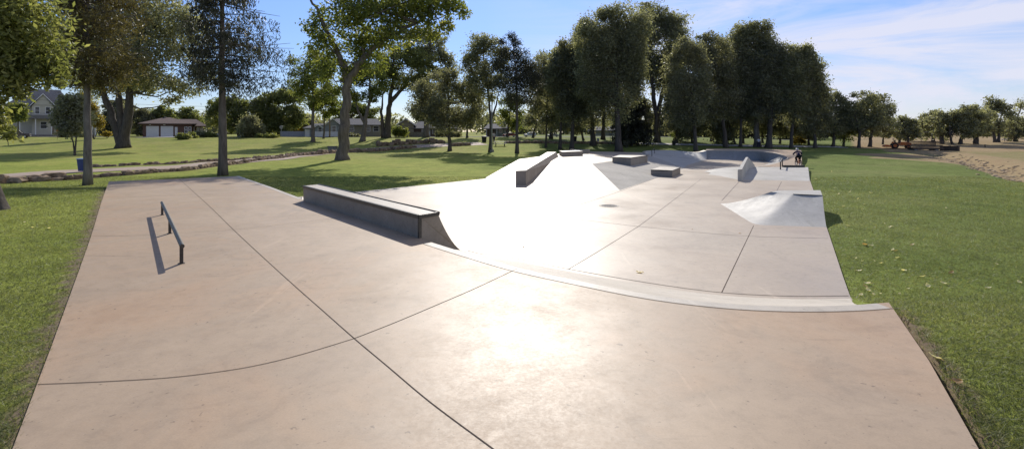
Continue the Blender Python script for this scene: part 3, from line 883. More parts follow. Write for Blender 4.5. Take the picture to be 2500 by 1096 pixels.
def conifer(name, label, base, tw, top, bot, half, mat, bark, seed, leaf, droop=.6, nper=9, dens=1.0, shape=None, group=None, hang=.0, cat='tree', asym=0.0):
    rng = np.random.default_rng(seed)
    b = gp(*base); d = b.y; m = d / F; root = empty(name, b)
    hz = lambda py: E - (py - HZ) / F * d - b.z
    zt, zb = hz(top), hz(bot)
    mb = MB(); r0 = tw * m * .5
    axis = [Vector((0, 0, -.2)), Vector((.04 * r0, 0, zb * .5)), Vector((-.3 * r0, 0, zb)), Vector((0, 0, zt))]
    qs = wob(axis, r0 * .05, rng, 5); k = len(qs) - 1
    mb.tube(qs, [r0 * (1.25 if i == 0 else 1 - .9 * qs[i].z / zt) for i in range(k + 1)], 12)
    C = []; T = []
    z = zb
    while z < zt - .2:
        t = (z - zb) / (zt - zb)
        Lr = half * m * (shape(t) if shape else (1 - t) ** .75)
        for j in range(nper):
            az = rng.uniform(0, 2 * math.pi); ln = Lr * rng.uniform(.55, 1.1)
            ln *= 1 + asym * math.cos(az)
            if ln < .15: continue
            z0 = z + rng.uniform(-.3, .3)
            dip = rng.uniform(-.28, .12)
            dv = Vector((math.cos(az), math.sin(az), 0))
            pts = [Vector((0, 0, z0)), dv * ln * .5 + Vector((0, 0, z0 + dip * ln * .3)), dv * ln + Vector((0, 0, z0 + dip * ln + .12 * ln))]
            mb.tube(pts, [max(.02, r0 * .16), max(.012, r0 * .09), .01], 4, cap=False)
            nl = int(dens * 30 * ln / (leaf * 3))
            s = rng.uniform(.15, 1.0, nl) ** .8
            ct = rng.random()
            c = np.outer(s, np.array(dv) * ln) + np.array([0, 0, z0]) + np.outer(dip * ln * s, [0, 0, 1])
            side = np.cross(np.array(dv), [0, 0, 1.0])
            c += np.outer(rng.normal(size=nl) * .16 * ln * (1.15 - s), side)
            c[:, 2] -= np.abs(rng.normal(size=nl)) * (leaf * .9 + hang * ln * (.25 + .75 * rng.random())) * .6
            C.append(c); T.append(.5 * ct + .5 * rng.random(nl))
        z += (zt - zb) / 34
    mb.build('trunk', M[bark], root, smooth=True, fix=False)
    C = np.concatenate(C); T = np.concatenate(T)
    leaf_object('crown', C, leaf * rng.uniform(.6, 1.3, len(C)), T, M[mat], root, rng, .2, droop)
    return tag(root, label, cat, group)

def shrub(name, label, blobs, d=None, mat='leaf', seed=1, cov=4, leaf=None, cat='shrub', base=None, group=None):
    rng = np.random.default_rng(seed)
    b0 = base or (sum(q[0] for q in blobs) / len(blobs), max(q[1] + q[3] for q in blobs))
    b = gp(*b0) if d is None else Vector(((b0[0] - F) / F * d, d, g((b0[0] - F) / F * d, d)))
    d = b.y; m = d / F
    root = empty(name, b)
    B = [((PD(x, y, d) - b), rx * m, rx * m * .8, ry * m) for x, y, rx, ry in blobs]
    mb = MB()
    for c, rx, ry, rz in B:
        mb.tube([Vector((0, 0, -.1)), Vector((c.x * .6, 0, c.z * .35)), c], [.06, .05, .02], 5)
    mb.build('stems', M['barkd'], root, fix=False)
    leaf = leaf or 2.4 * m
    C, T = blob_leaves([((c.x, c.y, c.z), rx, ry, rz) for c, rx, ry, rz in B], leaf, cov, rng, d, 2.5, .2)
    C[:, 2] = np.maximum(C[:, 2], .03)
    leaf_object('foliage', C, leaf * rng.uniform(.6, 1.2, len(C)), T, M[mat], root, rng)
    return tag(root, label, cat, group)

# --- foreground and left trees
tree('shade_tree', 'dark leafy tree overhanging the left edge with a leaning trunk', (-8, 512), 46,
     [(20, 40, 110, 90), (-40, 120, 120, 90), (60, 130, 85, 80), (100, 60, 70, 70), (24, 190, 66, 50), (92, 170, 46, 38), (-30, 250, 60, 60), (4, 300, 24, 46), (22, 330, 16, 16), (128, 205, 14, 18), (0, -40, 130, 60), (48, 225, 22, 22)],
     'leaf', 'barkd', leaf=.095, cov=3.0, seed=11, trunk=[[(-8, 512), (-22, 440), (-40, 330), (-10, 180), (30, 60)]], asp=.42)
conifer('conifer', 'brownish conifer with a bare grey lower trunk beside the blue bin', (214, 452), 19, -190, 205, 165, 'needleb', 'barkl', 21, .14, .5, 9, .62,
        lambda t: (.45 + 2.2 * t if t < .2 else .9) * (1 - t) ** .4 * .9, hang=.2, asym=.25)
tree('cottonwood', 'three-stemmed cottonwood on the left lawn', (300, 361), 26,
     [(190, 60, 60, 70), (260, 20, 80, 60), (330, 60, 80, 70), (400, 40, 75, 60), (440, 110, 60, 48), (370, 140, 75, 52), (280, 130, 70, 60), (210, 160, 45, 48), (300, 200, 62, 36), (390, 205, 66, 26), (450, 215, 46, 22), (478, 175, 34, 30), (420, 246, 30, 12), (350, 180, 60, 40), (225, 225, 30, 28), (350, -30, 110, 50), (470, 60, 40, 40)],
     'leafg', 'barkd', cov=1.7, seed=31, leaf=.24, clump=.26,
     trunk=[[(308, 361), (314, 280), (318, 200), (345, 90)], [(300, 361), (272, 280), (250, 220), (215, 110)], [(304, 361), (294, 280), (288, 215), (280, 90)]], limbs={1: .85, 2: .8})
tree('dead_leafed_tree', 'small dark tree with yellow patches on thin stems left of the conifer', (182, 380), 5,
     [(170, 262, 28, 26), (150, 290, 22, 24), (190, 288, 24, 30), (172, 312, 26, 20), (188, 250, 20, 20), (165, 245, 18, 14)], 'leafd', 'barkd', cov=3.2, seed=33,
     trunk=[[(184, 380), (186, 340), (184, 290)], [(183, 380), (178, 345), (165, 290)]], limbs={1: .8}, cat='tree', leaf=.2)
shrub('yellow_tree', 'golden autumn tree between the conifer and the triple trunk', [(228, 285, 14, 24), (240, 300, 12, 18), (220, 262, 12, 20), (196, 262, 14, 22), (205, 240, 14, 14)], d=104, mat='leafy', seed=35, base=(230, 334), cat='tree')
conifer('spruce', 'tall dark spruce with drooping twigs behind the deck corner', (544, 429), 21, -230, 200, 150, 'needle', 'bark', 41, .15, .85, 4, 1.25,
        lambda t: (.72 + 1.2 * t if t < .18 else .94) * (1 - .5 * t), hang=.5, asym=.22)
tree('cottonwood', 'largest cottonwood with a forked trunk in the left centre', (836, 391), 30,
     [(770, 60, 34, 44), (800, 120, 40, 40), (850, 40, 60, 52), (920, 30, 70, 46), (990, 20, 70, 40), (1060, 15, 62, 36), (1110, 22, 36, 26), (880, 100, 60, 44), (960, 85, 60, 40), (1040, 70, 44, 30), (900, 150, 44, 32), (850, 175, 30, 30), (790, 175, 32, 30), (1000, -30, 120, 40), (860, -30, 90, 40), (1085, 60, 22, 22)],
     'leafb', 'bark', leaf=.20, cov=1.75, seed=51, clump=.2, twigs=6,
     trunk=[[(834, 391), (841, 300), (849, 200), (866, 168), (905, 125), (955, 85), (1030, 50)], [(850, 215), (845, 178), (826, 130), (800, 80), (775, 20), (740, -20)], [(893, 138), (880, 100), (896, 60)]], limbs={1: .62, 2: .3})
tree('cottonwood', 'slender leafy tree left of the largest cottonwood', (763, 347), 10, auto(700, 828, 115, 275, 11, 3), 'leafb', 'bark', cov=1.2, seed=53, clump=.24, twigs=5)
tree('young_tree', 'young thin-stemmed tree just right of the slender leafy tree', (790, 339), 5, auto(765, 832, 205, 292, 8, 4), 'leafb', 'bark', cov=2.0, seed=54)
tree('cottonwood', 'leaning leafy tree just right of the largest cottonwood trunk', (884, 346), 13, auto(838, 942, 150, 255, 10, 5), 'leafb', 'bark', cov=1.4, seed=55, trunk=[[(884, 346), (892, 290), (905, 240), (900, 170)], [(890, 300), (872, 268), (866, 220)]], limbs={1: .6})
tree('cottonwood', 'broad double-stemmed cottonwood in front of the brown house', (944, 337), 17, auto(895, 1065, 105, 225, 12, 6), 'leaf', 'barkd', cov=1.5, seed=56,
     trunk=[[(946, 337), (950, 260), (962, 190), (960, 120)], [(952, 250), (985, 215), (1030, 185)], [(938, 337), (930, 280), (935, 230)]], limbs={1: .7, 2: .7})
tree('cottonwood', 'pale hazy tree rising behind the broad cottonwood', (1040, 336), 14, auto(1005, 1112, 95, 235, 10, 7) + auto(985, 1090, 60, 150, 6, 8), 'leafg', 'bark', cov=1.2, seed=57)
tree('elm', 'round dense dark tree on the middle lawn', (1098, 369), 10, auto(1003, 1192, 168, 325, 15, 9), 'leafd', 'barkd', cov=1.4, seed=58, clump=.26)
tree('cottonwood', 'forked tree behind the tall light pole', (1197, 371), 9, auto(1118, 1238, 88, 245, 12, 10), 'leafg', 'barkd', cov=1.4, seed=59,
     trunk=[[(1196, 371), (1199, 300), (1192, 230), (1180, 130)], [(1199, 292), (1210, 262), (1220, 215)]], limbs={1: .7})
tree('pine', 'clumpy-topped pine right of the light pole', (1262, 375), 9, [(1250, 92, 12, 14), (1228, 100, 9, 12), (1262, 108, 12, 12), (1240, 130, 26, 20), (1270, 140, 26, 20), (1222, 160, 26, 22), (1262, 175, 40, 26), (1295, 165, 24, 22), (1240, 205, 36, 26), (1290, 205, 34, 26), (1265, 240, 46, 22), (1310, 185, 15, 14)],
     'needle', 'barkd', cov=3.0, seed=60, asp=.3, trunk=[[(1262, 375), (1262, 270), (1260, 180), (1252, 95)]])
cen = [
 ('elm', 'thin-stemmed tree between the pine and the funbox', (1333, 361), 6, (1282, 1390, 130, 315, 11), 'leafd', 'barkd', None),
 ('elm', 'pale-topped tree just left of the two thick dark trunks', (1367, 365), 8, (1335, 1435, 105, 305, 11), 'leafg', 'barkd', None),
 ('cottonwood', 'dark tree standing behind the low grey ledge', (1396, 366), 11, (1345, 1465, 90, 305, 12), 'leafd', 'barkd', None),
 ('cottonwood', 'tree with a thick trunk beside the park sign post', (1448, 356), 14, (1385, 1500, 95, 312, 12), 'leafd', 'barkd', None),
 ('cottonwood', 'tallest dark cottonwood in the centre, pale-leaved at its top', (1511, 371), 17, (1405, 1592, 16, 300, 20), 'leafg', 'barkd', None),
 ('cottonwood', 'tall open cottonwood with a forked trunk against the sky gap', (1604, 347), 16, (1535, 1680, 10, 225, 16), 'leafg', 'bark', [[(1606, 347), (1604, 290), (1596, 245), (1590, 180), (1585, 90)], [(1604, 290), (1614, 240), (1625, 180), (1640, 80)]]),
 ('cottonwood', 'dark tree at the left of the grove behind the wavy bank', (1700, 371), 11, (1618, 1745, 90, 320, 14), 'leafd', 'barkd', None),
 ('cottonwood', 'grove tree behind the left end of the bowl', (1773, 361), 12, (1680, 1805, 80, 310, 14), 'leafd', 'barkd', None),
 ('cottonwood', 'slim trunked grove tree behind the middle of the bowl', (1808, 359), 8, (1755, 1870, 110, 315, 12), 'leafd', 'barkd', None),
 ('cottonwood', 'tallest pale-trunked tree of the right grove', (1848, 359), 15, (1765, 1910, 52, 300, 18), 'leafg', 'barkl', [[(1847, 359), (1847, 280), (1850, 200), (1845, 100)]]),
 ('cottonwood', 'thick dark grove tree right of the pale trunk', (1876, 362), 15, (1830, 1955, 98, 320, 14), 'leafd', 'barkd', None),
 ('cottonwood', 'leaning grove tree behind the cyclist', (1931, 362), 9, (1885, 2015, 112, 300, 15), 'leafg', 'barkd', [[(1931, 362), (1934, 310), (1942, 270), (1958, 200), (1955, 130)]]),
 ('elm', 'lower dark tree right of the cyclist', (1990, 362), 9, (1935, 2035, 170, 345, 13), 'leafd', 'barkd', None),
]
for k, (nm, lab, bs, tw, bx, mt, bk, tr) in enumerate(cen):
    ext = {4: (1395, 1600, 14, 160, 14), 5: (1545, 1672, 10, 110, 8), 9: (1772, 1895, 52, 150, 8), 11: (1890, 2008, 112, 210, 8), 7: (1690, 1750, 82, 180, 6), 1: (1340, 1400, 100, 190, 6), 3: (1395, 1460, 60, 180, 7)}.get(k)
    tree(nm, lab, bs, tw, auto(*bx, 70 + k) + (auto(*ext, 400 + k) if ext else []), mt, bk, cov=1.35, seed=70 + k, trunk=tr, limbs={1: .75}, clump=.3, twigs=7)
conifer('spruce', 'small drooping spruce beside the tallest central cottonwood', (1541, 356), 6, 185, 335, 62, 'needle', 'barkd', 91, .42, .75, 8, .9, None, hang=.2)
fill = [
 ('cottonwood', 'hazy tree filling the back row behind the thin-stemmed centre tree', (1345, 339), 9, (1300, 1405, 112, 318, 14), 'leafg'),
 ('cottonwood', 'tall back-row tree between the two thickest central trunks', (1472, 341), 10, (1420, 1535, 70, 316, 15), 'leafd'),
 ('cottonwood', 'back-row tree just right of the sky gap', (1648, 343), 9, (1612, 1705, 112, 330, 14), 'leafg'),
 ('cottonwood', 'back-row grove tree behind the wavy bank and the bowl lip', (1738, 346), 9, (1690, 1795, 92, 330, 14), 'leafd'),
 ('cottonwood', 'back-row grove tree behind the rider, lower than the leaning one', (1950, 349), 9, (1900, 2018, 140, 330, 14), 'leafd'),
 ('understory_tree', 'dark low tree behind the forked cottonwood', (1650, 350), 6, (1618, 1700, 215, 345), 'leafd'),
 ('understory_tree', 'dark low tree in the grove shade left of the person', (1795, 351), 6, (1720, 1800, 225, 345), 'leafd'),
 ('understory_tree', 'pale leafy low tree in the middle of the grove', (1815, 351), 6, (1775, 1840, 225, 330), 'leafg'),
 ('understory_tree', 'dark low tree behind the bowl right end', (1905, 352), 6, (1855, 1940, 230, 345), 'leafd'),
 ('understory_tree', 'low dark tree at the right flank of the grove', (1975, 354), 6, (1925, 2015, 225, 345), 'leafd'),
 ('understory_tree', 'yellowish small tree in front of the dark grove', (1655, 349), 4, (1638, 1672, 275, 340), 'leafb'),
 ('understory_tree', 'dark low tree behind the central lawn trunks', (1425, 343), 6, (1360, 1440, 240, 330), 'leafd'),
 ('understory_tree', 'low dark tree right of the tallest central cottonwood', (1580, 346), 6, (1545, 1600, 235, 338), 'leafd'),
 ('understory_tree', 'dark tree filling the shade right of the sky gap', (1690, 348), 6, (1640, 1730, 235, 345), 'leafd'),
 ('understory_tree', 'dark leafy tree deep in the grove behind the pale trunk', (1862, 350), 6, (1815, 1890, 220, 342), 'leafd'),
 ('understory_tree', 'low tree closing the grove behind the parked drive', (1750, 348), 6, (1735, 1785, 250, 346), 'leafg'),
 ('understory_tree', 'pale yellowish tree seen through the light pole gap', (1238, 335), 5, (1215, 1280, 225, 318), 'leafb'),
 ('understory_tree', 'low dark tree behind the picnic table and the red car', (1300, 337), 6, (1285, 1370, 235, 320), 'leafd'),
 ('understory_tree', 'dark tree behind the round lawn tree', (1140, 337), 6, (1105, 1180, 215, 332), 'leafd'),
]
for k, (nm, lab, bs, tw, bx, mt) in enumerate(fill):
    tree(nm, lab, bs, tw, auto(*bx, 8, 100 + k), mt, 'barkd', cov=1.5, seed=100 + k, clump=.26)
right = [
 ('cottonwood', 'dark cottonwood on the green strip nearest the grove edge', (2034, 359), 8, (2000, 2092, 222, 342, 12), 'leafg', None),
 ('cottonwood', 'cottonwood with a leaning trunk on the green strip', (2097, 361), 8, (2062, 2166, 220, 332, 13), 'leafg', [[(2095, 361), (2098, 330), (2108, 305), (2120, 260)], [(2098, 325), (2092, 300), (2085, 270)]]),
 ('cottonwood', 'yellow-topped cottonwood at the right of the green strip', (2123, 359), 9, (2085, 2192, 232, 336, 12), 'leafg', None),
 ('cottonwood', 'grey-green cottonwood behind the green strip trees', (2058, 357), 6, (2035, 2115, 248, 345, 9), 'leaf', None),
 ('cottonwood', 'small pale tree left of the orange tractor', (2155, 353), 5, (2132, 2190, 284, 345, 8), 'leafg', None),
 ('cottonwood', 'round grey-green tree behind the orange tractor', (2196, 352), 7, (2168, 2222, 282, 344, 9), 'leafg', None),
 ('cottonwood', 'round grey-green tree directly behind the bridge left end', (2216, 352), 6, (2196, 2250, 288, 346, 9), 'leafg', None),
 ('cottonwood', 'twin-trunk prairie tree left of the sky notch', (2276, 347), 6, (2240, 2306, 270, 340, 10), 'leafg', [[(2275, 347), (2278, 325), (2272, 295)], [(2279, 347), (2283, 322), (2288, 300)]]),
 ('cottonwood', 'prairie tree with two leaning trunks behind the bridge', (2300, 352), 7, (2266, 2340, 272, 340, 10), 'leafg', [[(2297, 352), (2292, 320), (2286, 295)], [(2301, 352), (2302, 315), (2305, 290)]]),
 ('cottonwood', 'left-leaning prairie tree right of the bridge', (2326, 353), 6, (2308, 2378, 258, 336, 10), 'leafg', [[(2326, 353), (2318, 325), (2322, 290)], [(2320, 330), (2340, 300), (2350, 280)]]),
 ('cottonwood', 'thick straight prairie tree above the bank', (2344, 352), 9, (2325, 2402, 258, 336, 10), 'leafg', None),
 ('cottonwood', 'wide forked prairie tree with a crooked left limb', (2384, 352), 9, (2350, 2428, 260, 336, 11), 'leafg', [[(2386, 352), (2386, 310), (2380, 285)], [(2382, 352), (2374, 320), (2360, 290)]]),
 ('cottonwood', 'tall prairie tree with a bent trunk and open crown', (2430, 348), 8, (2388, 2486, 242, 330, 12), 'leafg', [[(2430, 348), (2424, 315), (2412, 285)], [(2437, 348), (2440, 300), (2450, 265)]]),
 ('cottonwood', 'dense dark tree at the far right edge', (2478, 346), 9, (2448, 2515, 285, 345, 9), 'leafd', None),
]
for k, (nm, lab, bs, tw, bx, mt, tr) in enumerate(right):
    tree(nm, lab, bs, tw, auto(*bx, 130 + k), mt, 'barkd', cov=1.35, seed=130 + k, trunk=tr, limbs={1: .8}, clump=.26, twigs=4)
tree('cottonwood', 'half-bare tall tree at the far right edge', (2462, 345), 7, [(2495, 262, 14, 20), (2480, 285, 12, 12), (2470, 300, 14, 12), (2500, 300, 14, 16)], 'leafg', 'bark', cov=1.2, seed=160, twigs=26,
     trunk=[[(2462, 345), (2470, 315), (2485, 285), (2498, 245)]], clump=.3)
# neighbourhood trees by the houses
nb = [
 ('street_tree', 'big round tree beyond the hedge by the stop sign', (680, 331), 9, (618, 742, 215, 330, 14), 'leaf', 126, 3.4),
 ('street_tree', 'spreading tree right behind the tall spruce trunk', (583, 334), 6, (500, 612, 232, 322, 11), 'leaf', 124, 2.2),
 ('street_tree', 'dark round-topped tree behind the brick house', (450, 334), 6, (425, 500, 262, 330, 10), 'leaf', 142, 3.0),
 ('street_tree', 'dark tree at the left rear of the brick house', (345, 334), 6, (325, 372, 268, 332, 8), 'leafd', 142, 3.0),
 ('street_tree', 'grey-green tree behind the brick house roof', (390, 334), 6, (358, 430, 258, 320, 9), 'leaf', 145, 2.8),
 ('street_tree', 'yellow-green tree behind the white fence', (715, 334), 5, (695, 742, 283, 330, 7), 'leafy', 140, 2.4),
 ('street_tree', 'dark pine-like tree left of the grey house', (745, 334), 5, (738, 770, 285, 325, 6), 'leafd', 142, 3.0),
 ('street_tree', 'olive tree behind the grey house ridge', (850, 334), 6, (800, 925, 250, 310, 9), 'leaf', 145, 2.6),
 ('street_tree', 'leafy tree in front of the two-storey house', (44, 340), 4, (18, 70, 250, 305, 8), 'leafb', 104, 2.4),
 ('street_tree', 'dark tree beyond the two-storey house porch', (262, 334), 6, (236, 330, 240, 330, 9), 'leafd', 140, 2.6),
 ('street_tree', 'broad tree behind the brown house', (1075, 334), 8, (1000, 1110, 235, 320, 10), 'leaf', 142, 2.8),
]
for k, (nm, lab, bs, tw, bx, mt, dd, cv) in enumerate(nb):
    tree(nm, lab, bs, tw, auto(*bx, 170 + k), mt, 'barkd', cov=cv, seed=170 + k, d=dd, clump=.2)
shrub('round_evergreen', 'dark round evergreen beside the hedge', [(612, 312, 25, 24), (600, 320, 17, 16), (628, 318, 15, 17), (612, 293, 16, 12)], d=112, mat='leafd', seed=190, cov=6)
shrub('hedge', 'long low clipped hedge left of the stop sign', [(634, 333.5, 12, 6), (652, 333, 14, 6.5), (668, 333.5, 13, 6)], mat='leaf', seed=191, cov=6, d=109, cat='hedge')
shrub('bush', 'low spreading bush in front of the brick garage', [(444, 334, 12, 7), (455, 335, 12, 6)], d=104, mat='leaf', seed=192, cov=6, cat='bush')
shrub('bush', 'second low bush behind the spreading bush at the brick garage', [(468, 331, 9, 7), (476, 333, 7, 5)], d=108, mat='leaf', seed=193, cov=6, cat='bush')
shrub('hedge', 'tall clipped hedge along the brick house porch', [(485, 328, 10, 8), (497, 328, 9, 8)], d=113, mat='leafd', seed=194, cov=6, cat='hedge')
shrub('hedge', 'short hedge at the right end of the brick house', [(508, 330, 7, 6), (517, 330, 8, 6), (526, 331, 5, 5)], d=113, mat='leaf', seed=195, cov=6, cat='hedge')
shrub('bush', 'yellowish rounded bush beside the white porch columns', [(258, 327, 10, 6), (266, 329, 7, 5)], d=108, mat='leafy', seed=196, cov=5, cat='bush')
shrub('bush', 'green bush at the left end of the brown house wall', [(972, 319, 14, 14), (985, 323, 12, 11), (962, 325, 9, 9)], d=112, mat='leafb', seed=197, cov=4, cat='bush')
shrub('bush', 'yellow-green round bush behind the cyclist', [(1952, 341, 12, 9), (1945, 346, 9, 6), (1960, 346, 10, 6)], mat='leafy', seed=198, cov=4, cat='bush', base=(1952, 353))
shrub('bush', 'dark shrub in front of the two-storey house porch', [(150, 326, 12, 9), (164, 328, 12, 8), (200, 328, 16, 8)], d=113, mat='leafd', seed=199, cov=5, cat='bush')
shrub('bush', 'dark foundation shrubs under the grey house windows', [(858, 330, 9, 4), (872, 331, 9, 3.5)], d=117, mat='leafd', seed=200, cov=5, cat='bush')
shrub('hedge', 'dark hedge in front of the brown house gable', [(1075, 327, 14, 8), (1100, 327, 14, 8), (1118, 328, 10, 7)], d=114, mat='leafd', seed=201, cov=5, cat='hedge')
# far wood closing the horizon
rng = np.random.default_rng(7)
Cw = []; Tw = []
for k in range(150):
    x = rng.uniform(-330, 330); y = 190 + rng.uniform(0, 50)
    hh = rng.uniform(5, 9.5) * (1 if x < 60 else .8); rx = rng.uniform(5, 9)
    n = 520
    dv = rng.normal(size=(n, 3)); dv /= np.linalg.norm(dv, axis=1)[:, None]
    dv *= rng.random((n, 1)) ** .4
    z0 = g(x, y)
    Cw.append(np.array([x, y, z0 + hh * .52]) + dv * np.array([rx, rx * .6, hh * .55])); Tw.append(.4 * rng.random() + .6 * rng.random(n))
Cw = np.concatenate(Cw); Tw = np.concatenate(Tw)
o = leaf_object('far_wood', Cw, rng.uniform(.5, 1.1, len(Cw)), Tw, M['leafg'], None, rng)
tag(o, 'distant belt of grey-green trees along the horizon', 'woodland', None, 'stuff')

rng = np.random.default_rng(17)
Cw = []; Tw = []
for k in range(46):
    y = rng.uniform(128, 150); x = rng.uniform(.29, .64) * y
    hh = rng.uniform(4.5, 8); rx = rng.uniform(3, 5); n = 620
    dv = rng.normal(size=(n, 3)); dv /= np.linalg.norm(dv, axis=1)[:, None]; dv *= rng.random((n, 1)) ** .4
    Cw.append(np.array([x, y, g(x, y) + hh * .55]) + dv * np.array([rx, rx * .7, hh * .55])); Tw.append(.4 * rng.random() + .6 * rng.random(n))
Cw = np.concatenate(Cw); Tw = np.concatenate(Tw)
o = leaf_object('thicket', Cw, rng.uniform(.3, .7, len(Cw)), Tw, M['needle'], None, rng)
tag(o, 'dark thicket of bushes deep behind the grove trunks', 'thicket', None, 'stuff')

# ------------------------------------------------------------------ stone walls
def rocks(name, pts, size, label, mat, cat, n, seed, spread=.25, kind=None, flat=.7, rows=1):
    rng = np.random.default_rng(seed)
    mb = MB()
    q = resample(smooth([tuple(p) for p in pts], 5), n)
    import bmesh
    bm0 = bmesh.new(); bmesh.ops.create_icosphere(bm0, subdivisions=2, radius=1.0)
    bv = np.array([v.co[:] for v in bm0.verts]); bf = [tuple(v.index for v in f.verts) for f in bm0.faces]; bm0.free()
    for i, p in enumerate(q):
        t = (q[min(i + 1, n - 1)] - q[max(i - 1, 0)]); ang = math.atan2(t.y, t.x)
        for r_ in range(rows):
            s = size * rng.uniform(.55, 1.25)
            sc3 = np.array([s * rng.uniform(.9, 1.5), s * rng.uniform(.6, 1.0), s * flat * rng.uniform(.7, 1.2)])
            # blocky rock: push towards a rounded box, then noise
            v = np.sign(bv) * np.abs(bv) ** .62
            o3 = rng.uniform(-50, 50, 3)
            nz = np.array([mnoise.noise(Vector(x * 1.6 + o3)) + .6 * mnoise.noise(Vector(x * 3.7 + o3)) for x in bv])
            v = v * (1 + .34 * nz)[:, None] * sc3
            a = ang + rng.normal() * .25; c, s_ = math.cos(a), math.sin(a)
            v = np.stack([v[:, 0] * c - v[:, 1] * s_, v[:, 0] * s_ + v[:, 1] * c, v[:, 2]], 1)
            px_, py_ = p.x + rng.normal() * spread, p.y + rng.normal() * spread
            zc = g(px_, py_) + sc3[2] * .45 + r_ * sc3[2] * 1.1
            mb.add(v + np.array([px_, py_, zc]), bf)
    o = mb.build(name, mat, fix=False)
    return tag(o, label, cat, None, kind)
rocks('stone_wall', wall_front[3:12], .25, 'low rough stone wall along the near side of the path', M['rock'], 'stone wall', 170, 1, .10)
rocks('stone_wall', wall_front[0:4], .42, 'loose row of sandstone boulders at the left edge of the path', M['rock'], 'stone wall', 17, 2, .2)
rocks('stone_wall', wall_front[11:], .5, 'shaded stone wall right of the largest cottonwood', M['rock'], 'stone wall', 46, 3, .2)
rocks('stone_edging', wall_back, .2, 'thin stone edging along the far side of the path', M['rock'], 'stone wall', 190, 4, .10)
rocks('stone_wall', wall_hill, .4, 'dark retaining wall of stacked stones above the path', M['rock'], 'stone wall', 34, 5, .15, None, .8, 2)
rocks('stone_wall', ground_line([(1100, 357), (1125, 356), (1140, 355)]), .5, 'short stone wall right of the round lawn tree', M['rock'], 'stone wall', 14, 6, .2)
rocks('stone_wall', ground_line([(1236, 350), (1300, 350), (1370, 351), (1430, 351), (1480, 351.5), (1560, 353)]), .42, 'low stone wall behind the central lawn trunks', M['rock'], 'stone wall', 90, 8, .2)
rocks('creek_bank', CRK, .15, 'pale rubble bank along the dry creek on the right', M['rockg'], 'creek bank', 300, 9, 1.1, 'stuff', .32)

# ------------------------------------------------------------------ grass blades and fallen leaves
def in_poly(x, y, poly):
    c = np.zeros(len(x), bool); n = len(poly); j = n - 1
    for i in range(n):
        xi, yi = poly[i][0], poly[i][1]; xj, yj = poly[j][0], poly[j][1]
        k = ((yi > y) != (yj > y)) & (x < (xj - xi) * (y - yi) / (yj - yi + 1e-12) + xi)
        c ^= k; j = i
    return c
deck_poly = [(p.x, p.y) for p in outline]; floor_poly = [(p.x, p.y) for p in flo]
bank_poly = [(p[0], p[1]) for p in rim] + [(p[0], p[1]) for p in reversed(toe)]
def blades(n, seed):
    rng = np.random.default_rng(seed)
    d = 3.2 + 32 * rng.random(n) ** 2.1
    px = rng.uniform(-80, 2580, n); x = (px - F) / F * d
    n2 = n // 5; x = np.concatenate([x, rng.uniform(-13, 13, n2)]); d = np.concatenate([d, rng.uniform(-1.5, 7.5, n2)])
    keep = ~(in_poly(x, d, deck_poly) | in_poly(x, d, floor_poly) | in_poly(x, d, bank_poly))
    xl = np.interp(d, XLy, XLx); xr = np.interp(d, XRy, XRx)
    gap = np.minimum(np.where(x < xl, xl - x, 9), np.where(x > xr, x - xr, 9))
    ragged = .10 + .10 * np.sin(d * 5.1) * np.sin(d * 2.3 + x) + .06 * np.sin(d * 13)
    keep &= (gap > ragged) | (rng.random(len(x)) < .45)
    x, d = x[keep], d[keep]; n = len(x)
    z = G(x, d)
    h = rng.uniform(.018, .045, n) * (1 + d * .012); w = rng.uniform(.0018, .0036, n) * (1 + d * .11)
    a = rng.uniform(0, 2 * math.pi, n); lean = rng.uniform(.4, 2.6, n)
    b = rng.uniform(0, 2 * math.pi, n)
    base = np.stack([x, d, z - .005], 1)
    side = np.stack([np.cos(a) * w, np.sin(a) * w, np.zeros(n)], 1)
    tip = base + np.stack([np.cos(b) * lean * h, np.sin(b) * lean * h, h], 1)
    V = np.stack([base - side, base + side, tip], 1).reshape(-1, 3)
    me = bpy.data.meshes.new('grass')
    me.vertices.add(3 * n); me.vertices.foreach_set('co', V.ravel().astype(np.float32))
    me.loops.add(3 * n); me.loops.foreach_set('vertex_index', np.arange(3 * n, dtype=np.int32))
    me.polygons.add(n); me.polygons.foreach_set('loop_start', np.arange(0, 3 * n, 3, dtype=np.int32))
    me.update()
    pat = np.array([.5 + .5 * math.sin(i * 1.1 + 2 * math.sin(j * .8)) * math.sin(j * 1.3 + i * .4) for i, j in zip(x, d)])
    T = .25 * pat + .55 * rng.random(n) + .25 * (rng.random(n) > .9)
    at = me.attributes.new('tint', 'FLOAT', 'POINT'); at.data.foreach_set('value', np.repeat(np.clip(T, 0, 1), 3).astype(np.float32))
    o = link('grass', me, M['blade'])
    tag(o, 'short mown grass blades beside the skate deck', 'grass', None, 'stuff')
blades(700000, 5)

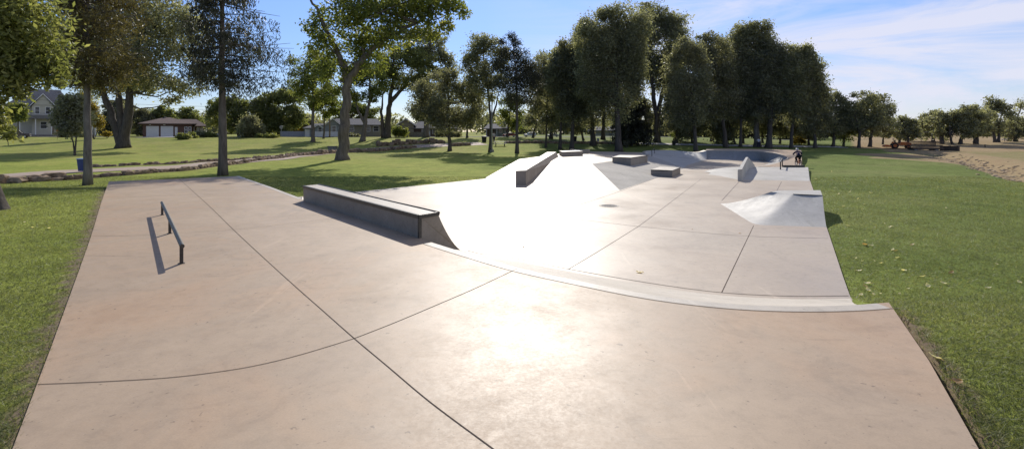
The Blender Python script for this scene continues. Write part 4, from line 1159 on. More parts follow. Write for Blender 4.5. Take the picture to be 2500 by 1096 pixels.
def leaf_mesh(name, s, seed):
    rng = np.random.default_rng(seed); mb = MB()
    rowsL = []
    for i, t in enumerate(np.linspace(-1, 1, 7)):
        w = .55 * s * math.sqrt(max(0, 1 - t * t)) * (1.15 - .3 * t) + .002
        c = .25 * s * t * t + rng.uniform(-.05, .05) * s
        rowsL.append([(-w, t * s, c + .18 * s), (0, t * s, c), (w, t * s, c + .14 * s)])
    mb.loft(rowsL)
    mb.tube([(0, -s, .25 * s), (0, -1.5 * s, .2 * s)], .004, 4)
    return mb.mesh(name)
pale = leaf_mesh('fallen_leaf', .044, 1); pale.materials.append(M['fallen'])
brown = leaf_mesh('fallen_leaf', .05, 2); brown.materials.append(M['fallenb'])
on_grass = [(2070, 553), (2112, 590), (2128, 602), (2112, 600), (2120, 694), (2135, 640), (2150, 645), (2105, 640), (2090, 633), (2098, 664), (2185, 615), (2190, 632), (2205, 663), (2211, 663), (2252, 678), (2218, 708), (2266, 702), (2323, 668), (2489, 692), (2432, 647),
            (2415, 706), (2305, 695), (2196, 720), (2118, 695), (2112, 702), (2120, 712), (2132, 722), (2150, 720), (2102, 723), (2174, 556), (2160, 548), (2228, 600), (2180, 612), (2038, 460), (2075, 470), (2110, 500), (2125, 472), (2281, 877), (2336, 938), (2060, 505),
            (2048, 475), (2095, 487), (1990, 438), (2030, 420), (2160, 398), (2235, 470), (2310, 510), (120, 560), (80, 558), (60, 545)]
rng = np.random.default_rng(77)
for k, (x, y) in enumerate(on_grass):
    p = gp(x, y, 3.0, 120)
    br = k % 7 == 3
    o = bpy.data.objects.new('fallen_leaf', brown if br else pale); col.objects.link(o)
    o.location = p + Vector((0, 0, .03)); o.rotation_euler = (rng.uniform(-.4, .4), rng.uniform(-.4, .4), rng.uniform(0, 6.28))
    s = rng.uniform(.6, 1.35) * (1.0 if p.y < 14 else 1.3); o.scale = (s, s, s)
    if br: tag(o, 'brown curled leaf lying on the lawn', 'leaf', 'brown leaves fallen on the lawn')
    else: tag(o, 'pale yellow leaf lying on the lawn', 'leaf', 'pale leaves fallen on the lawn')
for x, y, z, br, lab, s in ((1560, 665, 0, 0, 'single pale dry leaf lying on the lower floor near the bank', 1.6), (1278, 603, 0, 1, 'dark speck of a leaf on the white part of the floor', .7),
                            (1806, 570, 0, 1, 'small dark leaf on the floor in front of the hip ramp', .7), (1690, 560, 0, 1, 'tiny brown leaf on the floor left of the hip ramp', .5)):
    o = bpy.data.objects.new('fallen_leaf', brown if br else pale); col.objects.link(o)
    o.location = P(x, y, z) + Vector((0, 0, .008)); o.rotation_euler = (0, 0, rng.uniform(0, 6)); o.scale = (s, s, s)
    tag(o, lab, 'leaf')

# ------------------------------------------------------------------ houses
class House:
    def __init__(s, name, label, pxc, base_py, D, cat='house'):
        s.pxc, s.by, s.D = pxc, base_py, D
        th = math.atan2(pxc - F, F); s.c = math.cos(th)
        x = (pxc - F) / F * D
        s.z = g(x, D)
        s.root = empty(name, (x, D, s.z), -th)
        tag(s.root, label, cat)
        s.k = D / F
    def X(s, px): return (px - s.pxc) * s.k * s.c
    def Z(s, py): return (s.by - py) * s.k
    def box(s, name, x0, x1, y_top, y_bot, d0, d1, mat, par=None):
        mb = MB(); mb.box(s.X(x0), s.X(x1), d0, d1, s.Z(y_bot) - (.25 if y_bot >= s.by else 0), s.Z(y_top)); return mb.build(name, mat, par or s.root)
    def hip(s, x0, x1, yt, ye, d0, d1, mat, r0, r1, par=None, name='roof'):
        mb = MB(); zt, ze = s.Z(yt), s.Z(ye); dm = (d0 + d1) / 2
        a, b = s.X(x0), s.X(x1)
        v = [(a, d0, ze), (b, d0, ze), (b, d1, ze), (a, d1, ze), (s.X(r0), dm, zt), (s.X(r1), dm, zt)]
        v += [(a, d0, ze - .18), (b, d0, ze - .18), (b, d1, ze - .18), (a, d1, ze - .18)]
        mb.add(v, [(0, 1, 5, 4), (1, 2, 5), (2, 3, 4, 5), (3, 0, 4), (6, 9, 8, 7), (0, 6, 7, 1), (1, 7, 8, 2), (2, 8, 9, 3), (3, 9, 6, 0)])
        return mb.build(name, mat, par or s.root)
    def gable(s, x0, x1, yt, ye, d0, d1, mroof, mwall, over=.4):
        """gable end to the viewer"""
        mb = MB(); a, b = s.X(x0), s.X(x1); m = (a + b) / 2; zt, ze = s.Z(yt), s.Z(ye)
        mb.prism([(a + over, ze), (b - over, ze), (m, zt - .25)], d0 + .3, d1 - .1); mb.build('gable_wall', mwall, s.root)
        mb = MB()
        mb.prism([(a, ze - .1), (m, zt - .12), (m, zt + .1), (a, ze + .12)], d0, d1); mb.prism([(m, zt - .12), (b, ze - .1), (b, ze + .12), (m, zt + .1)], d0, d1)
        mb.build('roof', mroof, s.root)
        mb = MB()
        mb.prism([(a, ze - .14), (m, zt - .18), (m, zt + .06), (a, ze + .1)], d0 - .06, d0 - .005); mb.prism([(m, zt - .18), (b, ze - .14), (b, ze + .1), (m, zt + .06)], d0 - .06, d0 - .005)
        mb.build('fascia', M['white'], s.root)
    def window(s, x0, x1, yt, yb, d, bars=True):
        a, b, zt, zb = s.X(x0), s.X(x1), s.Z(yt), s.Z(yb)
        mb = MB(); t = .1
        mb.box(a - t, b + t, d - .06, d + .02, zt, zt + t); mb.box(a - t, b + t, d - .08, d + .02, zb - t, zb)
        mb.box(a - t, a, d - .06, d + .02, zb, zt); mb.box(b, b + t, d - .06, d + .02, zb, zt)
        if bars: mb.box(a, b, d - .04, d + .01, (zt + zb) / 2 - .03, (zt + zb) / 2 + .03)
        f = mb.build('window', M['white'], s.root)
        mb = MB(); mb.box(a, b, d - .025, d + .015, zb, zt); mb.build('pane', M['glass'], f)
    def gdoor(s, x0, x1, yt, yb, d):
        a, b, zt, zb = s.X(x0), s.X(x1), s.Z(yt), s.Z(yb)
        mb = MB(); n = 4
        for i in range(n):
            mb.box(a, b, d - .05, d + .02, zb + (zt - zb) * i / n + .015, zb + (zt - zb) * (i + 1) / n - .015)
        mb.box(a, b, d - .03, d + .02, zb, zt)
        mb.build('garage_door', M['white'], s.root)
    def door(s, x0, x1, yt, yb, d, mat):
        mb = MB(); mb.box(s.X(x0), s.X(x1), d - .05, d + .02, s.Z(yb), s.Z(yt)); o = mb.build('door', mat, s.root)
        mb = MB(); mb.box(s.X(x1) - .16, s.X(x1) - .08, d - .1, d - .05, 1.0, 1.1); mb.build('handle', M['iron'], o)
    def post(s, px, yt, yb, d, w=.16, mat=None):
        mb = MB(); x = s.X(px); mb.box(x - w / 2, x + w / 2, d - w / 2, d + w / 2, s.Z(yb), s.Z(yt))
        mb.box(x - w * .8, x + w * .8, d - w * .8, d + w * .8, s.Z(yt) - .12, s.Z(yt)); mb.box(x - w * .8, x + w * .8, d - w * .8, d + w * .8, s.Z(yb), s.Z(yb) + .15)
        mb.build('porch_column', mat or M['white'], s.root)

# two-storey house
h = House('two_storey_house', 'cream two-storey house with a front gable and porch at the left edge', 105, 336, 122)
h.box('wall', 20, 160, 260, 336, 1.6, 9, M['cream'])
h.box('wall', 78, 132, 260, 336, .6, 1.6, M['cream'])
h.box('wall', 160, 245, 290, 336, 2.6, 9, M['cream'])
h.hip(8, 175, 216, 262, .9, 12, M['roof'], 82, 150)
h.hip(152, 260, 268, 292, 1.8, 10.4, M['roof'], 185, 240)
h.gable(73, 137, 230, 260, .2, 5, M['roof'], M['cream'])
for a, b in ((86, 96), (112, 122)): h.window(a, b, 263, 279, .6)
for a, b in ((30, 40), (50, 60)): h.window(a, b, 265, 280, 1.6)
h.window(99, 114, 299, 315, 1.6 - 1.0)
h.window(140, 147, 300, 318, 1.6); h.window(216, 226, 304, 320, 2.6)
mb = MB(); mb.prism([(h.X(40), h.Z(292)), (h.X(137), h.Z(292)), (h.X(131), h.Z(283)), (h.X(46), h.Z(283))], -1.6, .55); mb.build('porch_roof', M['roof'], h.root)
for p in (50, 87, 126): h.post(p, 292, 331, -1.3)
h.box('porch_floor', 42, 134, 330, 337, -1.8, .6, M['stone'])
for p in (233, 241): h.post(p, 293, 331, 1.4)
h.door(128, 131.5, 300, 330, .6, M['brownsid'])

# brick house
h = House('brick_ranch_house', 'low brick house with two white garage doors and a hip roof', 425, 336, 119)
h.box('wall', 350, 470, 304, 336, 1, 10, M['brick'])
h.box('wall', 470, 500, 308, 336, 5.5, 12, M['brick'])
h.hip(339, 482, 287.5, 303.5, .2, 13, M['roofb'], 400, 415)
h.hip(420, 512, 291, 309, 3.6, 15, M['roofb'], 436, 484)
h.gdoor(358, 388, 310, 335.5, 1); h.gdoor(392.5, 423, 310, 335.5, 1)
h.door(427, 433.5, 312, 335.5, 1, M['white'])
for a, b in ((452, 457), (462, 467)): h.window(a, b, 312, 326, 1)
h.window(484, 494, 314, 326, 5.5)
for p in (476, 486, 497, 507): h.post(p, 309, 335, 3.8, .12)
h.box('chimney', 400, 405, 285, 291, 6, 6.7, M['stone'])
mb = MB(); mb.box(h.X(365), h.X(369), .88, 1.0, h.Z(307.5), h.Z(306)); mb.box(h.X(399), h.X(404), .88, 1.0, h.Z(307.5), h.Z(306)); mb.build('wall_lamp', M['lamp'], h.root)
drv = MB(); v = []
for (x, y) in ((350, 119.5), (434, 119.8), (430, 111), (330, 111)):
    X = (x - F) / F * y; v.append((X, y, g(X, y) + .06))
drv.add(v, [(0, 1, 2, 3)]); tag(drv.build('driveway', M['drive']), 'pale driveway in front of the brick garage', None, None, 'structure')
# grey house
h = House('grey_ranch_house', 'grey-blue ranch house behind the slender trees with a garage at its left end', 840, 335, 119)
h.box('wall', 744, 770, 312, 335, 1, 9, M['greysid'])
h.box('wall', 770, 832, 306, 335, 0.2, 9, M['greysid'])
h.box('wall', 832, 933, 304, 335, 1.4, 9, M['tansid'])
h.box('skirting', 770, 832, 322, 335, .1, .2, M['white'])
h.hip(741, 800, 302, 313, .4, 9.8, M['roof'], 768, 790)
h.hip(798, 938, 289, 305, .8, 10, M['roof'], 820, 925)
h.gable(793, 832, 290, 306, -.2, 5, M['roof'], M['greysid'])
h.gable(766, 790, 305, 313, -.2, 5, M['roof'], M['greysid'])
h.gdoor(746, 757, 316, 334.5, 1)
h.window(778, 786, 313, 324, .2); h.window(811, 820, 309, 322, .2)
for a, b in ((896, 905), (914, 927), (852, 864)): h.window(a, b, 309, 321, 1.4)
# brown house
h = House('brown_house', 'brown house with a tan gable behind the broad cottonwood', 1060, 334, 122)
h.box('wall', 975, 1010, 305, 334, .5, 8, M['tansid'])
h.box('wall', 1010, 1118, 312, 334, 1.2, 9, M['brownsid'])
h.gable(966, 1016, 290, 307, 0, 9, M['roof'], M['tansid'])
h.hip(1000, 1124, 296, 313, .4, 10, M['roof'], 1022, 1095)
for a, b in ((1030, 1040), (1056, 1066), (1086, 1096)): h.window(a, b, 316, 326, 1.2)
h.door(1046, 1050.5, 315, 333, 1.2, M['white'])
# low block wall in front of it
def wall_panel(name, label, pts, hgt, mat, cat, th=.25, cap=True):
    A, B = pts; root = empty(name, A); d = B - A; L = math.hypot(d.x, d.y); root.rotation_euler = (0, 0, math.atan2(d.y, d.x))
    mb = MB(); mb.box(0, L, -th / 2, th / 2, -.4, hgt); mb.build('panel', mat, root)
    n = max(2, int(L / 3))
    mb = MB()
    mb.box(-.05, L + .05, -th * .7, th * .7, hgt, hgt + .08); mb.build('cap', mat, root)
    for i in range(n + 1):
        mb = MB(); x = L * i / n; mb.box(x - .09, x + .09, -th * .8, th * .8, -.4, hgt + .14); mb.build('post', mat, root)
    return tag(root, label, cat)
def onD(px, D): x = (px - F) / F * D; return Vector((x, D, g(x, D)))
wall_panel('block_wall', 'low pale block wall beside the brown house bush', (onD(990, 115), onD(1046, 115)), 1.0, M['stone'], 'wall')
wall_panel('white_fence', 'white fence between the hedge and the grey house', (onD(686, 122), onD(744, 122)), 1.25, M['palefence'], 'fence', .12)
h = House('storage_shed', 'flat white shed roof behind the white fence', 715, 334, 131, 'shed')
h.box('wall', 692, 736, 324, 334, .3, 4, M['tansid']); mb = MB(); mb.box(h.X(690), h.X(738), 0, 4.4, h.Z(324), h.Z(322)); mb.build('roof', M['white'], h.root)
# house beyond the light pole
h = House('grey_roofed_house', 'house with two grey roof planes and an open porch behind the light pole', 1213, 334, 124)
h.box('wall', 1186, 1206, 314, 334, 1, 8, M['brownsid']); h.box('wall', 1206, 1244, 313, 334, 1.6, 8, M['greysid'])
h.hip(1180, 1226, 302, 314, -.6, 9, M['roof'], 1192, 1214); h.hip(1206, 1248, 297, 313, .6, 9, M['roof'], 1222, 1236)
for p in (1188, 1213): h.post(p, 314, 333, -.3)
h.window(1219, 1226, 317, 325, 1.6); h.window(1234, 1240, 317, 325, 1.6)
h = House('far_house', 'pale house half hidden behind the central trunks', 1478, 333, 140)
h.box('wall', 1440, 1505, 318, 333, 1, 8, M['cream']); h.hip(1434, 1512, 309, 319, 0, 9, M['roof'], 1456, 1492)
for a, b in ((1450, 1456), (1468, 1474), (1490, 1496)): h.window(a, b, 321, 328, 1)

# ------------------------------------------------------------------ vehicles
def car(name, label, px, D, Lpx, bodym, kind='sedan', rz=0.0, flip=1):
    x = (px - F) / F * D; th = math.atan2(px - F, F)
    Ln = Lpx * D / F * math.cos(th); root = empty(name, (x, D, g(x, D)), -th + rz); tag(root, label, 'car')
    s = Ln / 4.5
    if kind == 'sedan': low = [(-2.25, .35), (2.25, .35), (2.25, .7), (1.9, .86), (1.0, .92), (-1.6, .95), (-2.2, .85)]; cab = [(-1.7, .93), (1.05, .91), (.35, 1.42), (-.95, 1.42)]
    elif kind == 'pickup': low = [(-2.25, .42), (2.25, .42), (2.25, .9), (2.1, 1.0), (.9, 1.05), (-2.25, 1.0)]; cab = [(-.7, 1.0), (1.0, 1.03), (.55, 1.68), (-.55, 1.68)]
    else: low = [(-2.25, .42), (2.25, .42), (2.25, .9), (2.0, 1.02), (1.0, 1.08), (-2.2, 1.08)]; cab = [(-2.15, 1.07), (1.1, 1.06), (.45, 1.72), (-1.95, 1.74)]
    S = Matrix.Scale(s, 4)
    if flip < 0: S = S @ Matrix.Scale(-1, 4, (1, 0, 0))
    mb = MB(); mb.prism(low, -.85, .85, 0, S); mb.build('body', bodym, root, bevel=.05)
    mb = MB(); mb.prism(cab, -.76, .76, 0, S); c = mb.build('cabin', bodym, root, bevel=.04)
    x0 = min(p[0] for p in cab); zt = max(p[1] for p in cab)
    cx = sum(p[0] for p in cab) / 4; cz = sum(p[1] for p in cab) / 4
    gl = [((p[0] - cx) * .84 + cx, (p[1] - cz) * .70 + cz) for p in cab]
    mb = MB(); mb.prism(gl, -.785, .785, 0, S); mb.build('side_window', M['glass'], c)
    a, b = cab[1], cab[2]
    mb = MB(); mb.add([S @ Vector((a[0] - .02, y, a[1] + .07)) + Vector((.03 * flip, 0, 0)) for y in (-.66, .66)] + [S @ Vector((b[0] + .04, y, b[1] - .07)) + Vector((.03 * flip, 0, 0)) for y in (.6, -.6)], [(0, 1, 2, 3)]); mb.build('windscreen', M['glass'], c)
    for wx in (-1.35, 1.4):
        for wy in (-.80, .80):
            mb = MB(); c0 = S @ Vector((wx, wy, .33)); mb.tube([c0 + Vector((0, -.1, 0)), c0 + Vector((0, .1, 0))], .33 * s, 14); w = mb.build('wheel', M['rubber'], root)
            mb = MB(); mb.tube([c0 + Vector((0, -.115, 0)), c0 + Vector((0, .115, 0))], .2 * s, 10); mb.build('rim', M['chrome'], w)
    for wy in (-.6, .6):
        mb = MB(); z0 = low[2][1] - .14; mb.box(2.2, 2.285, wy - .18, wy + .18, z0, z0 + .16, 0, S); mb.build('headlight', M['lamp'], root)
    mb = MB(); mb.box(2.2, 2.31, -.8, .8, .36, .5, 0, S); mb.build('bumper', M['grayp'], root)
car('parked_suv', 'dark maroon car parked by the two-storey house', 42, 109, 66, M['card'], 'suv', -.15, 1)
car('parked_car', 'red sedan parked in front of the porch house', 1244, 117, 34, M['red'], 'sedan', 0, -1)
car('parked_suv', 'white van parked on the street right of the red sedan', 1294, 117, 30, M['carw'], 'suv', 0.1, -1)
car('parked_car', 'silver sedan parked on the street behind the thin lawn trunks', 1350, 117, 30, M['cars'], 'sedan', 0, -1)
car('parked_pickup', 'white pickup parked beyond the tall spruce trunk', 529, 122, 26, M['carw'], 'pickup', 0.2, -1)
car('parked_suv', 'white truck far off on the prairie road', 2229, 135, 17, M['carw'], 'suv', 0, -1)
car('parked_car', 'white sedan on the far right prairie road', 2452, 122, 16, M['carw'], 'sedan', 0, -1)

# orange tractor
b = gp(2196, 363); root = empty('tractor', b, -.5); tag(root, 'orange tractor mower on the dry grass left of the bridge', 'tractor')
mb = MB(); mb.prism([(.1, .55), (1.5, .55), (1.55, 1.0), (.9, 1.12), (.1, 1.12)], -.4, .4); mb.build('bonnet', M['orange'], root, bevel=.05)
mb = MB(); mb.prism([(-1.0, .6), (.1, .6), (.1, .85), (-.5, .9), (-1.0, 1.15)], -.6, .6); mb.build('rear_body', M['orange'], root)
mb = MB(); mb.box(-.55, -.1, -.25, .25, .92, 1.02); mb.box(-.65, -.55, -.25, .25, .95, 1.4); mb.build('seat', M['black'], root)
mb = MB(); mb.tube([(-.75, -.5, .9), (-.85, -.5, 1.75), (-.85, .5, 1.75), (-.75, .5, .9)], .04, 6); mb.build('roll_bar', M['black'], root)
mb = MB(); mb.tube([(.15, 0, 1.1), (-.05, 0, 1.35)], .03, 6); mb.tube([(-.07 + .02, -.2, 1.36), (-.07, .2, 1.36)], .02, 6); mb.build('steering_wheel', M['black'], root)
for wx, r_, w_ in ((-.7, .5, .18), (1.1, .33, .12)):
    for sy in (-.68, .68):
        mb = MB(); mb.tube([(wx, sy - w_, r_), (wx, sy + w_, r_)], r_, 14); w = mb.build('wheel', M['rubber'], root)
        mb = MB(); mb.tube([(wx, sy - w_ - .01, r_), (wx, sy + w_ + .01, r_)], r_ * .55, 10); mb.build('rim', M['orange'], w)
mb = MB(); mb.box(-2.3, -1.2, -.95, .95, .25, .5); mb.prism([(-2.2, .5), (-1.3, .5), (-1.5, .62), (-2.0, .62)], -.8, .8); mb.build('mower_deck', M['orange'], root, bevel=.04)

# footbridge
A = gp(2222, 367); Bq = gp(2296, 367.5); A.z = Bq.z = .38
root = empty('footbridge', A); tag(root, 'brown wooden footbridge with picket railings over the creek', 'bridge')
L = (Bq - A).length; root.rotation_euler = (0, 0, math.atan2(Bq.y - A.y, Bq.x - A.x))
mb = MB()
for i in range(int(L / .2)): mb.box(i * .2, i * .2 + .18, -.9, .9, .0, .06)
mb.box(0, L, -.85, -.7, -.22, -.005); mb.box(0, L, .7, .85, -.22, -.005); mb.build('deck_boards', M['wood'], root)
for sy in (-.86, .86):
    mb = MB(); mb.box(-.3, L + .3, sy - .05, sy + .05, 1.0, 1.08); mb.box(0, L, sy - .03, sy + .03, .15, .2)
    for i in range(int(L / .16)): mb.box(i * .16, i * .16 + .05, sy - .02, sy + .02, .2, 1.0)
    mb.build('railing', M['wood'], root)
for xx in (.2, L * .72):
    mb = MB(); mb.box(xx, xx + .45, -.9, .9, -1.0, -.225); mb.build('pier', M['stone'], root)
A2 = Vector((Bq.x + .1, Bq.y, .3)); wall_panel('bridge_abutment', 'low dark wooden kerb running right from the footbridge', (A2, gp(2340, 369.5)), .35, M['wood'], 'kerb', .3)

# ------------------------------------------------------------------ street furniture
def pole(name, label, base, top_py, r0, r1, mat, cat, extra=None, d=None):
    b = gp(*base) if d is None else onD(base[0], d); root = empty(name, b); m = b.y / F
    H = (base[1] - top_py) * m if d is None else (E - (top_py - HZ) * m - b.z)
    mb = MB(); mb.tube([(0, 0, -.2), (0, 0, H * .5), (0, 0, H)], [r0, (r0 + r1) / 2, r1], 10); mb.build('pole', mat, root, smooth=True)
    if extra: extra(root, H)
    return tag(root, label, cat)
def lamp_head(root, H):
    mb = MB(); mb.tube([(0, 0, H - .1), (.3, -.3, H + .15), (.8, -.8, H + .2)], .05, 6); mb.build('arm', M['grayp'], root)
    mb = MB(); mb.prism([(-.2, 0), (.2, 0), (.14, .14), (-.14, .14)], -.3, .3, 0, Matrix.Translation((1.0, -1.0, H + .1)) @ Matrix.Rotation(.78, 4, 'Z')); mb.build('lamp_head', M['grayp'], root)
def base_plinth(root, H):
    mb = MB(); mb.tube([(0, 0, -.1), (0, 0, .35)], [.34, .30], 12); mb.build('footing', M['stone'], root)
    lamp_head(root, H)
pole('light_pole', 'tall grey light pole in front of the forked centre tree', (1201, 371.5), 175, .11, .06, M['grayp'], 'light pole', base_plinth)
def cross(root, H):
    mb = MB(); mb.box(-1.1, 1.1, -.06, .06, H - .6, H - .45); mb.build('crossarm', M['polewood'], root)
    for k in (-.9, -.3, .3, .9):
        mb = MB(); mb.tube([(k, 0, H - .45), (k, 0, H - .28)], [.05, .03], 6); mb.build('insulator', M['white'], root)
pole('utility_pole', 'wooden utility pole beside the grey house', (805, 334), 270, .17, .11, M['polewood'], 'utility pole', cross, d=114)
pole('lamp_post', 'thin lamp post on the prairie at the far right', (2453, 346), 311, .07, .05, M['grayp'], 'lamp post', lamp_head)
pole('lamp_post', 'thin lamp post on the prairie behind the bridge', (2249, 348), 325, .06, .04, M['grayp'], 'lamp post', lamp_head)
def octo(root, H):
    mb = MB(); r_ = .42; pts = [(math.cos(R(22.5 + 45 * i)) * r_, H + .1 + math.sin(R(22.5 + 45 * i)) * r_) for i in range(8)]
    mb.prism(pts, -.1, -.07); mb.build('sign_plate', M['grayp'], root)
pole('street_sign', 'grey back of an octagonal sign by the hedge', (687, 335), 312, .04, .04, M['grayp'], 'sign', octo, d=113)
def smallsign(root, H):
    mb = MB(); mb.box(-.22, .22, -.07, -.045, H - .55, H); mb.build('sign_plate', M['grayp'], root)
pole('park_sign', 'small grey sign on a post behind the central trunks', (1490, 354), 325, .035, .035, M['grayp'], 'sign', smallsign)
pole('park_sign', 'short post sign left of the thick trunk by the drive', (1460, 356), 338, .035, .035, M['grayp'], 'sign', smallsign)
def yel(root, H):
    mb = MB(); mb.box(-.14, .14, -.1, .1, H - .05, H + .2); mb.prism([(-.17, H + .2), (.17, H + .2), (0, H + .36)], -.12, .12); mb.build('lantern', M['orange'], root)
pole('yard_lamp', 'thin yard post with an orange top near the two-storey porch', (140, 341), 320, .03, .03, M['polewood'], 'yard lamp', yel)
pole('marker_post', 'short brown marker post on the prairie slope', (2405, 359), 353, .09, .09, M['wood'], 'post')
for zz, sag, lab in ((232, 4, 'highest of the three thin wires above the brick house'), (243, 5, 'middle of the three thin wires above the brick house'), (262, 6, 'lowest of the three thin wires above the brick house')):
    mb = MB(); pts = []
    for i in range(25):
        t = i / 24; px_ = 806 + t * (-30 - 806); p = PD(px_, 276 - .5 * (262 - zz) * 0 + (zz - 262) * t + (-8 + (zz - 232) * .2) + sag * math.sin(math.pi * t), 114)
        pts.append(p)
    mb.tube(pts, .022, 4); tag(mb.build('power_line', M['black'], fix=False), lab, 'wire')

# blue bin
b = P(205, 419.5, g(*(P(205, 419.5).xy)) + .03)
root = empty('wheelie_bin', b); tag(root, 'blue wheelie bin with a pale lid on the path edge', 'bin')
mb = MB(); s0 = [(-.24, -.27, .06), (.24, -.27, .06), (.24, .27, .06), (-.24, .27, .06)]; s1 = [(-.29, -.34, .96), (.29, -.34, .96), (.29, .34, .96), (-.29, .34, .96)]
mb.loft([s0, s1], close=True); mb.add(s0, [(3, 2, 1, 0)]); mb.add(s1, [(0, 1, 2, 3)]); mb.build('bin_body', M['blue'], root, bevel=.03)
mb = MB(); mb.prism([(-.32, .97), (.32, .97), (.30, 1.03), (-.30, 1.03)], -.38, .36); mb.box(-.25, .25, .36, .44, .93, 1.0); mb.build('lid', M['bluelid'], root, bevel=.02)
for sx in (-.26, .26):
    mb = MB(); mb.tube([(sx - .03, .3, .11), (sx + .03, .3, .11)], .11, 12); mb.build('wheel', M['rubber'], root)
def barrel(px, py, hpx, label):
    b = gp(px, py); root = empty('trash_can', b); m = b.y / F; H = hpx * m
    mb = MB(); mb.tube([(0, 0, 0), (0, 0, H * .85)], [H * .34, H * .42], 14); mb.build('can_body', M['black'], root)
    mb = MB(); mb.tube([(0, 0, H * .85), (0, 0, H * .92), (0, 0, H)], [H * .46, H * .46, H * .25], 14); mb.build('lid', M['black'], root)
    tag(root, label, 'trash can')
barrel(1645, 354.5, 11, 'dark trash can on the lawn left of the bowl')
barrel(1403, 346, 13, 'dark trash can right of the trunk behind the low ledge')
barrel(1182, 347, 15, 'dark trash can left of the light pole')
# stone bench left of the largest cottonwood and picnic table
b = gp(812, 367); root = empty('stone_bench', b); tag(root, 'squat stone block seat with a flat slab by the path', 'bench')
mb = MB(); mb.box(-.62, .62, -.4, .4, -.1, .52); mb.build('block', M['stone'], root, bevel=.04)
mb = MB(); mb.box(-.72, .72, -.5, .5, .522, .64); mb.build('slab', M['stone'], root, bevel=.03)
b = gp(1221, 357.5); root = empty('picnic_table', b, .08); tag(root, 'metal picnic table with attached benches on the centre lawn', 'picnic table')
mb = MB()
for k in range(4): mb.box(-1.05, 1.05, -.38 + k * .195, -.2 + k * .195, .78, .83)
mb.build('tabletop', M['grayp'], root)
for sy in (-.85, .85):
    mb = MB(); mb.box(-1.1, 1.1, sy - .15, sy - .01, .44, .48); mb.box(-1.1, 1.1, sy + .01, sy + .15, .44, .48); mb.build('bench_seat', M['grayp'], root)
for sx in (-.75, .75):
    mb = MB(); mb.tube([(sx, -.85, .43), (sx, .85, .43)], .04, 6); mb.tube([(sx, -.55, 0), (sx, -.25, .77)], .04, 6); mb.tube([(sx, .55, 0), (sx, .25, .77)], .04, 6)
    mb.tube([(sx, -.8, 0), (sx, -.85, .43)], .035, 6); mb.tube([(sx, .8, 0), (sx, .85, .43)], .035, 6); mb.build('leg_frame', M['black'], root)

# ------------------------------------------------------------------ bicycle, cyclist, standing person
def skinned(name, joints, edges, mat, parent=None, lev=2):
    me = bpy.data.meshes.new(name)
    me.from_pydata([j[0] for j in joints], edges, [])
    o = bpy.data.objects.new(name, me); col.objects.link(o); me.materials.append(mat)
    o.modifiers.new('skin', 'SKIN')
    if not me.skin_vertices: 
        pass
    sv = me.skin_vertices[0].data
    for i, j in enumerate(joints):
        r_ = j[1]; sv[i].radius = (r_, r_) if not isinstance(r_, tuple) else r_
        sv[i].use_root = (i == 0)
    s = o.modifiers.new('sub', 'SUBSURF'); s.levels = lev; s.render_levels = lev
    if parent is not None: o.parent = parent
    return o
bp = P(1949, 405.5, .05)
bike = empty('bicycle', bp, -.16); tag(bike, 'small dark bicycle ridden away on the brown run-up', 'bicycle')
for wy in (-.46, .46):
    mb = MB(); ang = np.linspace(0, 2 * math.pi, 25)
    pts = [(0, wy + math.cos(a) * .255, .28 + math.sin(a) * .255) for a in ang]; mb.tube(pts, .028, 6, cap=False); t = mb.build('wheel', M['rubber'], bike, smooth=True)
    mb = MB(); mb.tube([(0, wy + math.cos(a) * .225, .28 + math.sin(a) * .225) for a in ang], .012, 5, cap=False)
    for a in np.linspace(0, 2 * math.pi, 12, endpoint=False): mb.tube([(0, wy, .28), (0, wy + math.cos(a) * .225, .28 + math.sin(a) * .225)], .004, 3)
    mb.tube([(-.05, wy, .28), (.05, wy, .28)], .02, 8); mb.build('rim', M['chrome'], t)
mb = MB()
for a, b_ in (((0, .33, .66), (0, -.05, .62)), ((0, .34, .6), (0, -.02, .28)), ((0, -.05, .62), (0, -.02, .28)), ((.04, -.02, .28), (.05, -.46, .28)), ((-.04, -.02, .28), (-.05, -.46, .28)), ((.02, -.05, .58), (.05, -.46, .28)), ((-.02, -.05, .58), (-.05, -.46, .28)), ((0, .32, .72), (0, .36, .56))): mb.tube([a, b_], .018, 7)
mb.build('frame', M['orange'], bike, smooth=True)
mb = MB(); mb.tube([(.05, .36, .56), (.05, .46, .28)], .015, 6); mb.tube([(-.05, .36, .56), (-.05, .46, .28)], .015, 6); mb.tube([(-.05, .36, .56), (.05, .36, .56)], .02, 6); mb.build('fork', M['black'], bike)
mb = MB(); mb.tube([(0, .32, .72), (0, .33, .78), (.1, .33, .80), (.2, .31, .93), (.34, .27, .95)], .014, 6); mb.tube([(0, .33, .78), (-.1, .33, .80), (-.2, .31, .93), (-.34, .27, .95)], .014, 6); mb.build('handlebar', M['black'], bike, smooth=True)
mb = MB(); mb.tube([(0, -.05, .62), (0, -.07, .72)], .015, 6); mb.prism([(-.07, .72), (.07, .72), (.05, .76), (-.05, .76)], -.2, .06); mb.build('saddle', M['black'], bike)
mb = MB(); mb.tube([(-.1, -.02, .28), (.1, -.02, .28)], .03, 8); mb.tube([(.08, -.02, .28), (.08, .12, .20)], .012, 5); mb.tube([(-.08, -.02, .28), (-.08, -.16, .36)], .012, 5)
mb.box(.09, .2, .08, .17, .18, .21); mb.box(-.2, -.09, -.21, -.12, .35, .38); mb.build('pedals', M['black'], bike)
rider = empty('person', bp, -.16); tag(rider, 'person in dark clothes and a pale helmet riding the bicycle away', 'person')
